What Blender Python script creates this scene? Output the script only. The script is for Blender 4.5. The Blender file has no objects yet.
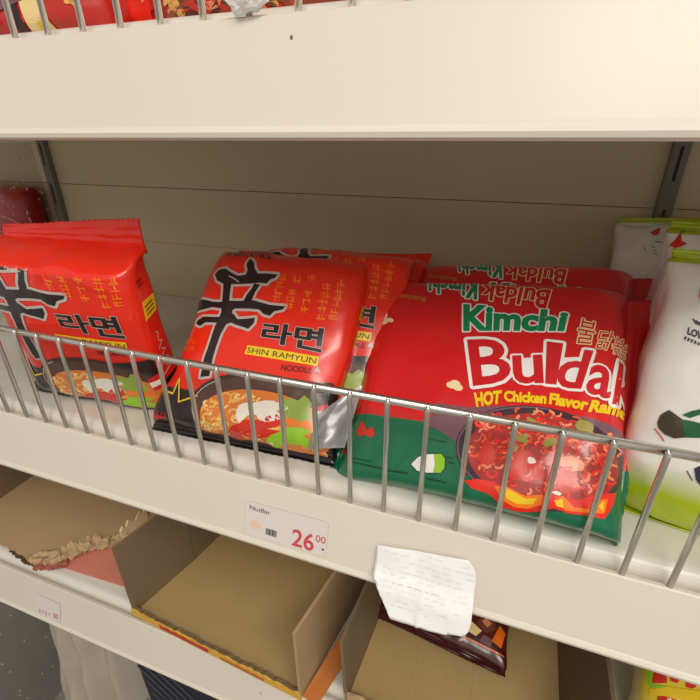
import bpy, bmesh, math, random
from mathutils import Vector, Matrix, noise

# ------------------------------------------------------------------ camera, light, exposure
scene = bpy.context.scene
COL = scene.collection
cd = bpy.data.cameras.new('camera'); cam = bpy.data.objects.new('camera', cd); COL.objects.link(cam)
cd.sensor_width = 36.0; cd.lens = 36.0 * 447.0123 / 700.0; cd.clip_start = .005
R0 = Vector((0.94133522, 0.14461092, -0.30491915)); R1 = Vector((0.33743693, -0.41653311, 0.84417799)); R2 = Vector((-0.00493157, -0.89754546, -0.44089435))
M = Matrix(((R0[0], -R0[1], -R0[2]), (R1[0], -R1[1], -R1[2]), (R2[0], -R2[1], -R2[2]))).to_4x4()
M.translation = (0, -.2, 0)
cam.matrix_world = M
scene.camera = cam
world = bpy.data.worlds.new('shop'); scene.world = world; world.use_nodes = True
wb = world.node_tree.nodes['Background']; wb.inputs[0].default_value = (1.0, .94, .85, 1); wb.inputs[1].default_value = .53
def area(name, loc, target, sx, sy, power, col):
    l = bpy.data.lights.new(name, 'AREA'); l.shape = 'RECTANGLE'; l.size = sx; l.size_y = sy; l.energy = power; l.color = col
    o = bpy.data.objects.new(name, l); COL.objects.link(o); o.location = loc
    o.rotation_euler = (Vector(target) - Vector(loc)).to_track_quat('-Z', 'Y').to_euler()
    return o
area('ceiling_lamp', (.62, -1.0, 1.25), (-.1, 0, -.2), 1.5, .30, 27, (1, .945, .86))
area('aisle_lamp', (.55, -2.6, 1.0), (-.1, .1, -.15), 2.6, .5, 7, (1, .945, .86))
vs = scene.view_settings; vs.view_transform = 'Standard'; vs.look = 'None'; vs.gamma = 1; vs.use_curve_mapping = False; vs.exposure = -0.10

# ------------------------------------------------------------------ helpers
def lin(c):
    return tuple(((v / 255) / 12.92 if v / 255 <= .04045 else ((v / 255 + .055) / 1.055) ** 2.4) for v in c)
MATS = {}
def mat(name, col, rough=.5, metal=0, bump=0, bscale=200, coat=0, var=0, vscale=20):
    m = bpy.data.materials.new(name); m.use_nodes = True; nt = m.node_tree; b = nt.nodes['Principled BSDF']
    b.inputs['Base Color'].default_value = (*lin(col), 1); b.inputs['Roughness'].default_value = rough; b.inputs['Metallic'].default_value = metal
    b.inputs['Coat Weight'].default_value = coat; b.inputs['Coat Roughness'].default_value = .18
    if bump or var:
        tc = nt.nodes.new('ShaderNodeTexCoord')
    if bump:
        n = nt.nodes.new('ShaderNodeTexNoise'); n.inputs['Scale'].default_value = bscale; n.inputs['Detail'].default_value = 3
        bp = nt.nodes.new('ShaderNodeBump'); bp.inputs['Strength'].default_value = bump; bp.inputs['Distance'].default_value = .001
        nt.links.new(tc.outputs['Object'], n.inputs['Vector']); nt.links.new(n.outputs['Fac'], bp.inputs['Height']); nt.links.new(bp.outputs['Normal'], b.inputs['Normal'])
    if var:
        n = nt.nodes.new('ShaderNodeTexNoise'); n.inputs['Scale'].default_value = vscale; n.inputs['Detail'].default_value = 4
        mx = nt.nodes.new('ShaderNodeMix'); mx.data_type = 'RGBA'
        c = lin(col); mx.inputs['A'].default_value = (*[v * (1 - var) for v in c], 1); mx.inputs['B'].default_value = (*[min(1, v * (1 + var)) for v in c], 1)
        nt.links.new(tc.outputs['Object'], n.inputs['Vector']); nt.links.new(n.outputs['Fac'], mx.inputs['Factor']); nt.links.new(mx.outputs['Result'], b.inputs['Base Color'])
    MATS[name] = m
    return m
def banded(name, bands, axis='Y', rough=.28, coat=.35):
    """plastic film printed in colour bands across its own height: bands = [(from_height, colour), ...]"""
    m = mat(name, bands[0][1], rough, coat=coat); nt = m.node_tree; b = nt.nodes['Principled BSDF']
    tc = nt.nodes.new('ShaderNodeTexCoord'); sp = nt.nodes.new('ShaderNodeSeparateXYZ'); nt.links.new(tc.outputs['Object'], sp.inputs[0])
    mr = nt.nodes.new('ShaderNodeMapRange'); mr.inputs['From Min'].default_value = -.03; mr.inputs['From Max'].default_value = .21
    nt.links.new(sp.outputs[axis], mr.inputs['Value'])
    cr = nt.nodes.new('ShaderNodeValToRGB'); cr.color_ramp.interpolation = 'LINEAR'; e = cr.color_ramp.elements
    while len(e) > 1: e.remove(e[-1])
    e[0].position = 0; e[0].color = (*lin(bands[0][1]), 1)
    for k in range(1, len(bands)):
        p = (bands[k][0] + .03) / .24; sft = bands[k][2] if len(bands[k]) > 2 else .001
        for q, c in ((p - sft, bands[k - 1][1]), (p + sft, bands[k][1])):
            n = e.new(q); n.color = (*lin(c), 1)
    nt.links.new(mr.outputs[0], cr.inputs[0]); nt.links.new(cr.outputs[0], b.inputs['Base Color'])
    return m
def obj(name, bm, mats, parent=None, smooth=False, loc=None, recalc=True):
    if recalc: bmesh.ops.recalc_face_normals(bm, faces=bm.faces)
    me = bpy.data.meshes.new(name); bm.to_mesh(me); bm.free()
    for m in (mats if isinstance(mats, (list, tuple)) else [mats]): me.materials.append(MATS[m] if isinstance(m, str) else m)
    if smooth:
        for p in me.polygons: p.use_smooth = True
    o = bpy.data.objects.new(name, me); COL.objects.link(o)
    if parent: o.parent = parent
    if loc: o.location = loc
    return o
def empty(name, loc=(0, 0, 0), rz=0):
    o = bpy.data.objects.new(name, None); COL.objects.link(o); o.location = loc; o.rotation_euler = (0, 0, rz); o.empty_display_size = .02
    return o
def tag(o, label, cat, group=None, kind=None):
    o['label'] = label; o['category'] = cat
    if group: o['group'] = group
    if kind: o['kind'] = kind
    return o
def box(bm, x0, x1, y0, y1, z0, z1, bev=0, mi=0):
    vs_ = [bm.verts.new((x, y, z)) for x in (x0, x1) for y in (y0, y1) for z in (z0, z1)]
    fs = [bm.faces.new([vs_[i] for i in f]) for f in ((0, 1, 3, 2), (4, 6, 7, 5), (0, 4, 5, 1), (2, 3, 7, 6), (0, 2, 6, 4), (1, 5, 7, 3))]
    for f in fs: f.material_index = mi
    if bev:
        es = {e for f in fs for e in f.edges}
        bmesh.ops.bevel(bm, geom=list(es), offset=bev, segments=2, affect='EDGES', profile=.5)
def tube(bm, pts, r, seg=10, caps=True, mi=0):
    rings = []
    for i, p in enumerate(pts):
        p = Vector(p); a = Vector(pts[max(0, i - 1)]); b = Vector(pts[min(len(pts) - 1, i + 1)]); t = (b - a).normalized()
        u = t.cross(Vector((0, 0, 1)) if abs(t.z) < .9 else Vector((1, 0, 0))).normalized(); v = t.cross(u)
        rr = r[i] if isinstance(r, (list, tuple)) else r
        rings.append([bm.verts.new(p + (u * math.cos(2 * math.pi * k / seg) + v * math.sin(2 * math.pi * k / seg)) * rr) for k in range(seg)])
    for A, B in zip(rings, rings[1:]):
        for k in range(seg):
            f = bm.faces.new((A[k], A[(k + 1) % seg], B[(k + 1) % seg], B[k])); f.material_index = mi; f.smooth = True
    if caps:
        for q in (rings[0], rings[-1][::-1]): bm.faces.new(q).material_index = mi
def extrude_x(bm, prof, x0, x1, closed=True, mi=0):
    A = [bm.verts.new((x0, y, z)) for y, z in prof]; B = [bm.verts.new((x1, y, z)) for y, z in prof]
    n = len(prof)
    for k in range(n if closed else n - 1):
        bm.faces.new((A[k], A[(k + 1) % n], B[(k + 1) % n], B[k])).material_index = mi
    if closed: bm.faces.new(A); bm.faces.new(B[::-1])
def plate(bm, pts, up, mi=0):
    """a flat outline (list of 3D points) given thickness along 'up'"""
    up = Vector(up); A = [bm.verts.new(Vector(p)) for p in pts]; B = [bm.verts.new(Vector(p) + up) for p in pts]; n = len(pts)
    for k in range(n): bm.faces.new((A[k], A[(k + 1) % n], B[(k + 1) % n], B[k])).material_index = mi
    bm.faces.new(A[::-1]).material_index = mi; bm.faces.new(B).material_index = mi

# ---- packet shapes: a packet's own frame has x across, y up its front, z out of its front ----
def smooth(a, b, t):
    t = max(0.0, min(1.0, (t - a) / (b - a)))
    return t * t * (3 - 2 * t)
def ell(t):
    t = max(0.0, min(1.0, t))
    return math.sqrt(max(0.0, 1 - (1 - t) ** 2))
class Pillow:
    """axis 'V': sealed at foot and head; axis 'H': sealed at both sides"""
    def __init__(s, axis, w, h, T, n=3.6, r0=.03, r1=.03, topback=False, flare0=.05, flare1=-.05, seed=0, amp=.0011, lean0=.5, lean1=.5, bulge=0.0, drift=0.0):
        s.axis, s.w, s.h, s.T, s.n, s.r0, s.r1 = axis, w, h, T, n, r0, r1
        s.topback, s.f0, s.f1, s.seed, s.amp = topback, flare0, flare1, seed, amp
        s.l0, s.l1, s.bulge, s.drift = lean0, lean1, bulge, drift
        s.L = h if axis == 'V' else w          # length along the tube
        s.W = w if axis == 'V' else h          # across the tube
    def prof(s, t):
        """t along the tube 0..L -> half width, front z, back z"""
        T, m = s.T, .0006
        e0, e1 = ell(t / s.r0), ell((s.L - t) / s.r1)
        z0, z1 = -T * s.l0, -T * s.l1           # where each end closes
        k0, k1 = 1 - e0, 1 - e1
        zf = z0 * k0 + z1 * k1 + m * (k0 + k1) + s.bulge * math.sin(math.pi * t / s.L)
        zb = -T + (T + z0) * k0 + (T + z1) * k1 - m * (k0 + k1)
        q0, q1 = 1 - smooth(0, s.L * .3, t), smooth(s.L * .7, s.L, t)
        a = s.W / 2 * (1 + s.f0 * q0 + s.f1 * q1)
        return a, zf, zb
    def mid(s, t):
        return s.drift * (1 - smooth(0, s.L * .6, t))
    def tc(s, x, y):
        return (y, x - s.mid(y)) if s.axis == 'V' else (x + s.w / 2, y - s.h / 2)
    def front(s, x, y):
        t, c = s.tc(x, y)
        a, zf, zb = s.prof(t)
        u = min(.9985, abs(c / a))
        return (zf + zb) / 2 + (zf - zb) / 2 * (1 - u ** s.n) ** (1 / s.n)
    def side(s, z, y, sg=1):
        """x of the right (sg 1) or left side at height y, depth z, for axis 'V'"""
        a, zf, zb = s.prof(y)
        u = min(.9985, abs((z - (zf + zb) / 2) / ((zf - zb) / 2)))
        return s.mid(y) + sg * a * (1 - u ** s.n) ** (1 / s.n)

# ------------------------------------------------------------------ materials
mat('paint', (222, 214, 200), .38, bump=.05, bscale=60, var=.03, vscale=9)
mat('deck_paint', (222, 218, 208), .35, bump=.05, bscale=60, var=.03, vscale=12)
mat('panel', (206, 190, 156), .55, bump=.05, bscale=90, var=.05, vscale=7)
mat('upright_paint', (120, 112, 100), .5)
mat('slot_dark', (25, 23, 20), .7)
mat('chrome', (226, 223, 216), .3, metal=1)
mat('floor_grey', (134, 131, 126), .6, var=.12, vscale=25)
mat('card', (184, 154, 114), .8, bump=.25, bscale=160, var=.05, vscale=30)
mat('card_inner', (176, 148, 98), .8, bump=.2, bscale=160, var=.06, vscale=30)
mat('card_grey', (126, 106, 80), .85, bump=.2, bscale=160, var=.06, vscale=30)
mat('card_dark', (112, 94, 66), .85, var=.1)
mat('card_pale', (238, 212, 168), .85, bump=.4, bscale=120, var=.1)
mat('card_yellow', (222, 172, 62), .6, var=.04)
mat('card_orange', (190, 112, 48), .65, var=.12, vscale=40)
mat('card_pink', (214, 132, 112), .7, bump=.3, bscale=150, var=.1)
mat('print_red', (186, 54, 34), .55)
mat('paper', (246, 246, 246), .75, bump=.25, bscale=120, var=.03, vscale=50)
mat('paper_line', (234, 233, 234), .8)
mat('tag_paper', (222, 212, 208), .5)
mat('tag_red', (206, 70, 78), .6)
mat('tag_faint', (206, 168, 166), .6)
mat('tag_black', (86, 80, 80), .6)
mat('tag_peach', (240, 196, 172), .6)
FILM = dict(rough=.3, coat=.3)
for n_, c_ in dict(ink=(34, 22, 22), ash=(196, 184, 178), yellow=(246, 206, 30), maroon=(104, 16, 12), orange=(250, 120, 20), red=(222, 30, 34), bowl=(58, 44, 42), bowlrim=(186, 172, 160), bowlin=(84, 58, 50), broth=(228, 128, 52),
                   noodle=(246, 190, 96), noodlepale=(252, 224, 156), eggwhite=(244, 238, 224), chili=(214, 42, 22), leek=(150, 176, 72), lime=(150, 204, 40), carrot=(246, 130, 30),
                   white=(246, 242, 238), green=(6, 136, 84), bred=(206, 24, 32), cream=(246, 222, 170), gold=(206, 122, 50), mauve=(124, 84, 96), pan=(62, 40, 54), panrim=(128, 96, 108), panin=(172, 44, 34),
                   flamered=(240, 40, 14), flame=(255, 128, 10), ramen=(234, 88, 54), ramenpale=(248, 150, 106), kimchileaf=(160, 150, 62), darkgreen=(6, 56, 36),
                   navy=(42, 34, 62), hornbrown=(62, 52, 34), horngreen=(24, 92, 60), silver=(190, 192, 200), brown=(120, 66, 46), pinkish=(222, 120, 118)).items():
    mat(n_, c_, **FILM)
banded('film_shin', [(-1, (30, 20, 20)), (.027, (236, 42, 18))])
banded('film_kimchi', [(-1, (12, 110, 74)), (.039, (216, 28, 32))])
banded('film_white', [(-1, (178, 196, 20)), (.030, (236, 234, 226), .035), (.1485, (176, 192, 20), .001)], rough=.25)
banded('film_ruby', [(-1, (198, 40, 30)), (.06, (190, 24, 22))])
banded('film_bright', [(-1, (178, 20, 26)), (.05, (216, 20, 26), .04)])
banded('film_rust', [(-1, (170, 72, 40)), (.06, (190, 40, 26), .03)])
banded('film_maroon', [(-1, (66, 14, 18)), (.012, (96, 26, 26))])
banded('film_lemon', [(-1, (236, 212, 60)), (.2, (236, 212, 60))])
mat('foil', (196, 196, 200), .3, metal=.35, bump=.15, bscale=150)

# ------------------------------------------------------------------ the shelves
def z_deck(zt): return zt + .006
XL, XR, YB = -1.0, .62, .28
def shelf(name, label, zt):
    root = empty(name, (0, 0, zt)); tag(root, label, 'shelf', 'steel shelves of the bay')
    bm = bmesh.new()   # deck: flat top with a rounded front bead, sunk back below
    prof = [(YB - .002, .006), (.013, .006)]
    for k in range(7):
        a = math.pi / 2 * k / 6; prof.append((.013 - .0075 * math.sin(a), -.0015 + .0075 * math.cos(a)))
    prof += [(.0055, -.030), (YB - .002, -.030)]
    extrude_x(bm, prof, XL, XR); obj('deck', bm, 'deck_paint', root)
    bm = bmesh.new()   # price rail: leaning face, groove above a rounded foot
    prof = [(-.0022, .0004), (-.0012, .0010), (.0012, .0006), (.0052, -.004), (.0052, -.012), (.0008, -.012), (-.0118, -.0418), (-.0128, -.0445), (-.0150, -.0452), (-.0172, -.0440), (-.0176, -.0420), (-.0162, -.0402), (-.0154, -.0398), (-.0150, -.0384)]
    extrude_x(bm, prof, XL, XR); obj('price_rail', bm, 'paint', root)
    return root
up = shelf('steel_shelf', 'cream steel shelf across the top of the photo, bottom of upper packets showing', .0415)
mid = shelf('steel_shelf', 'cream steel shelf holding the two big red packets and the kimchi packet', -.2135)
low = shelf('steel_shelf', 'lowest cream steel shelf, holding the empty cardboard trays', -.454)
def speck(root, x, f, r):
    bm = bmesh.new(); y = -.0022 - .0128 * f; z = .0004 - .0388 * f
    plate(bm, [(x + r * math.cos(t), y - .0003 - .33 * r * .4 * math.sin(t), z + 1.6 * r * math.sin(t)) for t in [k * .785 for k in range(8)]], (0, .0002, 0))
    obj('scuff', bm, 'card_grey', root)
speck(up, -.0945, .22, .0006); speck(up, .118, .62, .0009); speck(low, -.16, .5, .0008)
# back panels (three boards with thin seams), uprights, acrylic divider
for k, (z0, z1, lb) in enumerate([(-.0632, .5, 'upper grey steel back panel, above the thin seam'), (-.1329, -.0640, 'middle grey steel back panel between the two seams'), (-.86, -.1333, 'lower grey steel back panel behind the packets and trays')]):
    bm = bmesh.new(); box(bm, XL, XR, YB, YB + .012, z0, z1); tag(obj('back_panel', bm, 'panel'), lb, 'back panel', 'back panels of the shelving')
for x, lb in [(-.604, 'slim steel upright at the left back corner beside the clear divider'), (.1215, 'slim steel upright at the right back corner above the white packets')]:
    r = empty('shelf_upright', (x, YB - .008, -.86)); tag(r, lb, 'upright', 'slotted uprights of the shelving')
    bm = bmesh.new(); box(bm, -.0065, .0065, 0, .0075, 0, 1.36, .0008); obj('post', bm, 'upright_paint', r)
    for k in range(12):
        bm = bmesh.new(); box(bm, -.0012, .0012, -.0002, .0003, .47 + k * .05, .497 + k * .05); obj('slot', bm, 'slot_dark', r)
ac = bpy.data.materials.new('acrylic'); ac.use_nodes = True; MATS['acrylic'] = ac; nt = ac.node_tree; b_ = nt.nodes['Principled BSDF']
b_.inputs['Base Color'].default_value = (.80, .80, .78, 1); b_.inputs['Transmission Weight'].default_value = 1; b_.inputs['Roughness'].default_value = .03; b_.inputs['IOR'].default_value = 1.02
mat('bubble', (226, 216, 190), .4)
def divider(label, z0, z1, y0, y1, seed, nb, rz):
    dv = empty('clear_divider', (-.6145, 0, z0)); tag(dv, label, 'divider', 'clear shelf dividers')
    bm = bmesh.new(); box(bm, -.0012, .0012, y0, y1, 0, z1 - z0, .0004); obj('acrylic_sheet', bm, 'acrylic', dv)
    rn = random.Random(seed); bm = bmesh.new()
    for k in range(nb):
        y = rn.uniform(y0 + .004, y1 - .003); z = rn.uniform(rz[0], rz[1]); h = rn.uniform(.0009, .0022)
        pts = [(.0012, y + .0009 * math.cos(t), z + h * math.sin(t)) for t in [q * 1.0472 for q in range(6)]]
        plate(bm, pts, (.0004, 0, 0))
    s_ = obj('scratch_marks', bm, 'bubble', dv); s_['kind'] = 'stuff'
divider('clear acrylic divider with pale specks at the left end of the middle shelf', -.2065, -.012, .012, .268, 4, 90, (.09, .194))
divider('clear acrylic divider with specks below the lowest shelf, lower left', -.858, -.500, -.14, .268, 9, 160, (.0, .345))
# wire fences
def fence(label, zt, x0, n, sp, zh=.080):
    r = empty('wire_fence', (x0, .0002, zt)); tag(r, label, 'fence', 'chrome wire fences along the shelf fronts')
    L = (n - 1) * sp
    bm = bmesh.new(); tube(bm, [(-.02, .0036, zh), (L + .02, .0036, zh)], .0023, 14); obj('top_rail', bm, 'chrome', r)
    w0 = None
    for k in range(n):
        if w0 is None:
            bm = bmesh.new(); tube(bm, [(0, 0, -.0085), (0, 0, zh - .0005), (0, .0002, zh + .0012), (0, .0010, zh + .0024)], .00155, 10)
            w0 = obj('wire', bm, 'chrome', r)
        else:
            o = w0.copy(); COL.objects.link(o); o.parent = r; o.location = (k * sp, 0, 0)
    return r
fence('chrome wire fence standing along the front of the middle shelf', -.2135, -.7312, 46, .02195)
fence('wire fence along the front of the top shelf, only its foot showing', .0415, -.5236, 34, .02265)
bm = bmesh.new(); box(bm, -1.6, 1.4, -1.6, .3, -.87, -.86); f_ = obj('floor', bm, 'floor_grey'); f_['kind'] = 'structure'

# ------------------------------------------------------------------ printed film packets
def unit_ring(n, W, T, N=150):
    pts = []
    for k in range(4000):
        t = 2 * math.pi * k / 4000; c, s = math.cos(t), math.sin(t)
        pts.append((math.copysign(abs(c) ** (2 / n), c), math.copysign(abs(s) ** (2 / n), s)))
    acc = [0]
    for a, b in zip(pts, pts[1:] + pts[:1]): acc.append(acc[-1] + math.hypot((b[0] - a[0]) * W / 2, (b[1] - a[1]) * T / 2))
    out, j = [], 0
    for k in range(N):
        d = acc[-1] * k / N
        while acc[j + 1] < d: j += 1
        out.append(pts[j])
    return out
def wrinkle(S, p):
    q = Vector(p); o = Vector((S.seed * 3.7, S.seed * 1.3, S.seed * 2.1))
    a = noise.noise(q * 26 + o); b = 1 - math.sqrt(noise.noise(q * 34 + o * 2) ** 2 + .02) * 2; c = noise.noise(q * 95 + o)
    t = S.tc(p[0], p[1])[0] / S.L; e = 1 + 3.0 * max(0, abs(t - .5) - .3) / .2
    return S.amp * (1.0 * a + .75 * b * b * b * e + .22 * c)
def body(bm, S, nt_=84, N=150, mi=0):
    ring = unit_ring(S.n, S.W, S.T, N); rows = []
    def pos(t, u):
        a, zf, zb = S.prof(t); c = u[0] * a; z = (zf + zb) / 2 + (zf - zb) / 2 * u[1]
        return Vector((c + S.mid(t), t, z)) if S.axis == 'V' else Vector((t - S.w / 2, c + S.h / 2, z))
    ts = []
    for k in range(nt_ + 1):
        q = k / nt_; ts.append(S.L * (q - .10 * math.sin(2 * math.pi * q)))
    for i, t in enumerate(ts):
        row = []
        for k in range(N):
            p = pos(t, ring[k]); dp = pos(t, ring[(k + 1) % N]) - pos(t, ring[k - 1])
            dt = pos(min(S.L, t + .0008), ring[k]) - pos(max(0, t - .0008), ring[k])
            n_ = dp.cross(dt)
            if S.axis == 'V': n_ = -n_
            n_ = n_.normalized() if n_.length > 1e-12 else Vector((0, 0, 1))
            row.append(bm.verts.new(p + n_ * wrinkle(S, p)))
        rows.append(row)
    for A, B in zip(rows, rows[1:]):
        for k in range(N):
            f = bm.faces.new((A[k], A[(k + 1) % N], B[(k + 1) % N], B[k])); f.material_index = mi; f.smooth = True
    for q in (rows[0], rows[-1]): f = bm.faces.new(q); f.material_index = mi
def seal_mesh(S, end, length=.011, tip=0.0, out=0.0, skew=0.0, teeth=26):
    """crimped strip beyond one end of the tube"""
    bm = bmesh.new(); t = 0 if end == 0 else S.L; a, zf, zb = S.prof(t); z = (zf + zb) / 2; nl, nc = 16, teeth * 2
    grid = {}
    for sd in (0, 1):
        for i in range(nl + 1):
            for j in range(nc + 1):
                q = i / nl; c = -1 + 2 * j / nc; ln = length * q * (1 + skew * c) - .0028
                if i == nl: ln -= .0008 * (j % 2)
                x = a * c * (1 + .02 * q); zz = z + .00035 * math.sin(q * 26) * (q > .2) + (.00045 if sd else -.00045) + out * q * q + tip * q * c * c * c + .0012 * noise.noise(Vector((c * 4 + S.seed, q * 2, end * 7)))
                tt = t - ln if end == 0 else t + ln
                grid[sd, i, j] = bm.verts.new((x + S.mid(t), tt, zz) if S.axis == 'V' else (tt - S.w / 2, x + S.h / 2, zz))
        for i in range(nl):
            for j in range(nc):
                f = bm.faces.new((grid[sd, i, j], grid[sd, i, j + 1], grid[sd, i + 1, j + 1], grid[sd, i + 1, j])); f.smooth = True
    def strip(keys):
        for u, v in zip(keys, keys[1:]): bm.faces.new((grid[(0, *u)], grid[(0, *v)], grid[(1, *v)], grid[(1, *u)]))
    strip([(0, j) for j in range(nc + 1)]); strip([(nl, j) for j in range(nc + 1)]); strip([(i, 0) for i in range(nl + 1)]); strip([(i, nc) for i in range(nl + 1)])
    return bm
TX = {}
def text_mesh(txt, off):
    k = (txt, off)
    if k not in TX:
        cu = bpy.data.curves.new('t', 'FONT'); cu.body = txt; cu.offset = off; cu.resolution_u = 3
        o = bpy.data.objects.new('t', cu); COL.objects.link(o); bpy.context.view_layer.update()
        me = bpy.data.meshes.new_from_object(o.evaluated_get(bpy.context.evaluated_depsgraph_get()))
        vs_ = [(v.co.x, v.co.y) for v in me.vertices]; fs = [tuple(p.vertices) for p in me.polygons]
        cnt = {}
        for f in fs:
            for i in range(len(f)):
                e = tuple(sorted((f[i], f[(i + 1) % len(f)]))); cnt[e] = cnt.get(e, 0) + 1
        TX[k] = (vs_, fs, [e for e, c in cnt.items() if c == 1])
        bpy.data.objects.remove(o); bpy.data.meshes.remove(me); bpy.data.curves.remove(cu)
    return TX[k]
def text_local(txt, off, quad):
    base = text_mesh(txt, 0)[0]
    x0, x1 = min(v[0] for v in base), max(v[0] for v in base); y0, y1 = min(v[1] for v in base), max(v[1] for v in base)
    vs_, fs, be = text_mesh(txt, off); (a, b, c, d) = quad
    out = []
    for x, y in vs_:
        u, v = (x - x0) / (x1 - x0), (y - y0) / (y1 - y0)
        out.append(tuple((a[i] * (1 - u) + b[i] * u) * (1 - v) + (d[i] * (1 - u) + c[i] * u) * v for i in (0, 1)))
    return out, fs, be
class Flat:
    """flat print pieces: triangulated polygons with a layer and a material"""
    def __init__(s): s.pieces = []; s.sides = []
    def poly(s, lay, m, pts): s.pieces.append((lay, m, list(pts), [tuple(range(len(pts)))]))
    def mesh(s, lay, m, vs_, fs): s.pieces.append((lay, m, vs_, fs))
    def band(s, lay, m, segs, w):
        V, F = [], []
        for p, q in segs:
            dx, dy = q[0] - p[0], q[1] - p[1]; l = math.hypot(dx, dy) or 1e-9; nx, ny = -dy / l * w / 2, dx / l * w / 2
            i = len(V); V += [(p[0] + nx, p[1] + ny), (p[0] - nx, p[1] - ny), (q[0] - nx, q[1] - ny), (q[0] + nx, q[1] + ny)]; F.append((i, i + 1, i + 2, i + 3))
        for p in {p for s_ in segs for p in s_}:
            i = len(V); V += [(p[0] + w / 2 * math.cos(k * .7854), p[1] + w / 2 * math.sin(k * .7854)) for k in range(8)]; F.append(tuple(range(i, i + 8)))
        s.pieces.append((lay, m, V, F))
    def text(s, lay, m, txt, bold, quad): s.mesh(lay, m, *text_local(txt, bold, quad)[:2])
    def outline(s, lay, m, txt, bold, quad, em):
        vs_, fs, be = text_local(txt, bold, quad); h = math.hypot(quad[3][0] - quad[0][0], quad[3][1] - quad[0][1])
        s.mesh(lay, m, vs_, fs); s.band(lay, m, [(vs_[a], vs_[b]) for a, b in be], em * h * 1.1)
    def load(s, items):
        for it in items:
            k, lay, m = it[0], it[1], it[2]
            pr = lambda L: [(L[i] / 1e4, L[i + 1] / 1e4) for i in range(0, len(L), 2)]
            if k == 'P': s.poly(lay, m, pr(it[3]))
            elif k == 'G': p = pr(it[4]); s.poly(lay, m, p); s.band(lay, m, list(zip(p, p[1:] + p[:1])), it[3] * .002)
            elif k == 'S': p = pr(it[4]); s.band(lay, m, list(zip(p, p[1:])), it[3] * .001)
            elif k == 'E': s.sides.append((lay, m, [pr(it[3])]))
            elif k == 'D':
                f_ = Flat(); p = pr(it[4]); f_.band(0, m, list(zip(p, p[1:])), it[3] * .001); s.sides.append((lay, m, [[q[2][i] for i in F] for q in f_.pieces for F in q[3]]))
            elif k == 'T':
                q = pr(it[5])
                if len(it) > 6 and it[4] != it[6]: s.outline(lay, m, it[3], it[6], q, it[4] * .8)
                else: s.text(lay, m, it[3], it[4], q)
    def lay_on(s, bm, S, mats, step=.0021, eps=.00035, dl=.00008):
        big, small = bmesh.new(), bmesh.new()
        for B_, want in ((big, True), (small, False)):
            L = B_.faces.layers.int.new('lay'); sz = .004
            for lay, m, V, F in s.pieces:
                if m not in mats: mats.append(m)
                for f in F:
                    pts = [V[i] for i in f]; ex = max(max(p[0] for p in pts) - min(p[0] for p in pts), max(p[1] for p in pts) - min(p[1] for p in pts))
                    if (ex > sz) != want: continue
                    fc = B_.faces.new([B_.verts.new((p[0], p[1], 0)) for p in pts]); fc[L] = lay; fc.material_index = mats.index(m)
            bmesh.ops.triangulate(B_, faces=B_.faces)
        if big.faces:
            for ax in (0, 1):
                lo = min(v.co[ax] for v in big.verts); hi = max(v.co[ax] for v in big.verts); n_ = int((hi - lo) / step)
                for k in range(1, n_ + 1):
                    co = [0, 0, 0]; no = [0, 0, 0]; co[ax] = lo + k * step; no[ax] = 1
                    bmesh.ops.bisect_plane(big, geom=list(big.verts) + list(big.edges) + list(big.faces), plane_co=co, plane_no=no)
        def place(x, y, lay):
            z = S.front(x, y); h = .0006
            n_ = Vector((-(S.front(x + h, y) - S.front(x - h, y)) / (2 * h), -(S.front(x, y + h) - S.front(x, y - h)) / (2 * h), 1)).normalized()
            return Vector((x, y, z)) + n_ * (wrinkle(S, (x, y, z)) + eps + dl * lay)
        for B_ in (big, small):
            L = B_.faces.layers.int['lay']
            for f in B_.faces:
                c = []
                ct = f.calc_center_median(); t_, c_ = S.tc(ct.x, ct.y)
                if not (.0015 < t_ < S.L - getattr(S, 'bare', .0015)) or abs(c_) > S.prof(t_)[0] * .985: continue
                for v in f.verts: c.append(place(v.co.x, v.co.y, f[L]))
                if (c[1] - c[0]).cross(c[2] - c[0]).z < 0: c.reverse()
                try:
                    nf = bm.faces.new([bm.verts.new(p) for p in c]); nf.material_index = f.material_index; nf.smooth = False
                except ValueError: pass
            B_.free()
        for lay, m, polys in s.sides:                     # on the right-hand fold: (depth, height)
            if m not in mats: mats.append(m)
            for P in polys:
                if max(p[1] for p in P) > S.L - .012 or min(p[0] for p in P) < -S.T * .9: continue
                v_ = []
                for z, y in P:
                    x = S.side(z, y); v_.append(bm.verts.new((x + wrinkle(S, (x, y, z)) + eps + dl * lay, y, z)))
                bm.faces.new(v_[::-1]).material_index = mats.index(m)
def pose_matrix(p):
    m = Matrix([list(r) for r in p[0]]).to_4x4(); m.translation = p[1]; return m
def packet(name, S, film, flat, pose, label, cat='packet', group=None, nt_=84, N=150, seals=None, rest=None):
    bm = bmesh.new(); mats = [film]; body(bm, S, nt_, N)
    bmesh.ops.recalc_face_normals(bm, faces=bm.faces)
    if flat: flat.lay_on(bm, S, mats)
    o = obj(name, bm, mats, recalc=False); o.matrix_world = pose_matrix(pose); tag(o, label, cat, group)
    ps = [o] + [obj(nm, seal_mesh(S, *sl), film, o) for nm, *sl in (seals or [])]
    if rest is not None:                                   # the film flattens where it rests on the deck
        W = pose_matrix(pose); I = W.inverted()
        for q in ps:
            for v in q.data.vertices:
                w_ = W @ v.co
                if w_.z < rest: w_.z = rest + (w_.z - rest) * .02; v.co = I @ w_
    return o
def again(o, pose, label, group=None):
    c = o.copy(); COL.objects.link(c); c.matrix_world = pose_matrix(pose); c['label'] = label
    if group: c['group'] = group
    for ch in o.children:
        d = ch.copy(); COL.objects.link(d); d.parent = c
    return c
def pose_from(origin, right, face):
    """frame: x along 'right', z along 'face' (what the front looks at), y up the packet"""
    z = Vector(face).normalized(); x = (Vector(right) - z * Vector(right).dot(z)).normalized(); y = z.cross(x)
    return ([[x[i], y[i], z[i]] for i in range(3)], list(origin))
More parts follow.
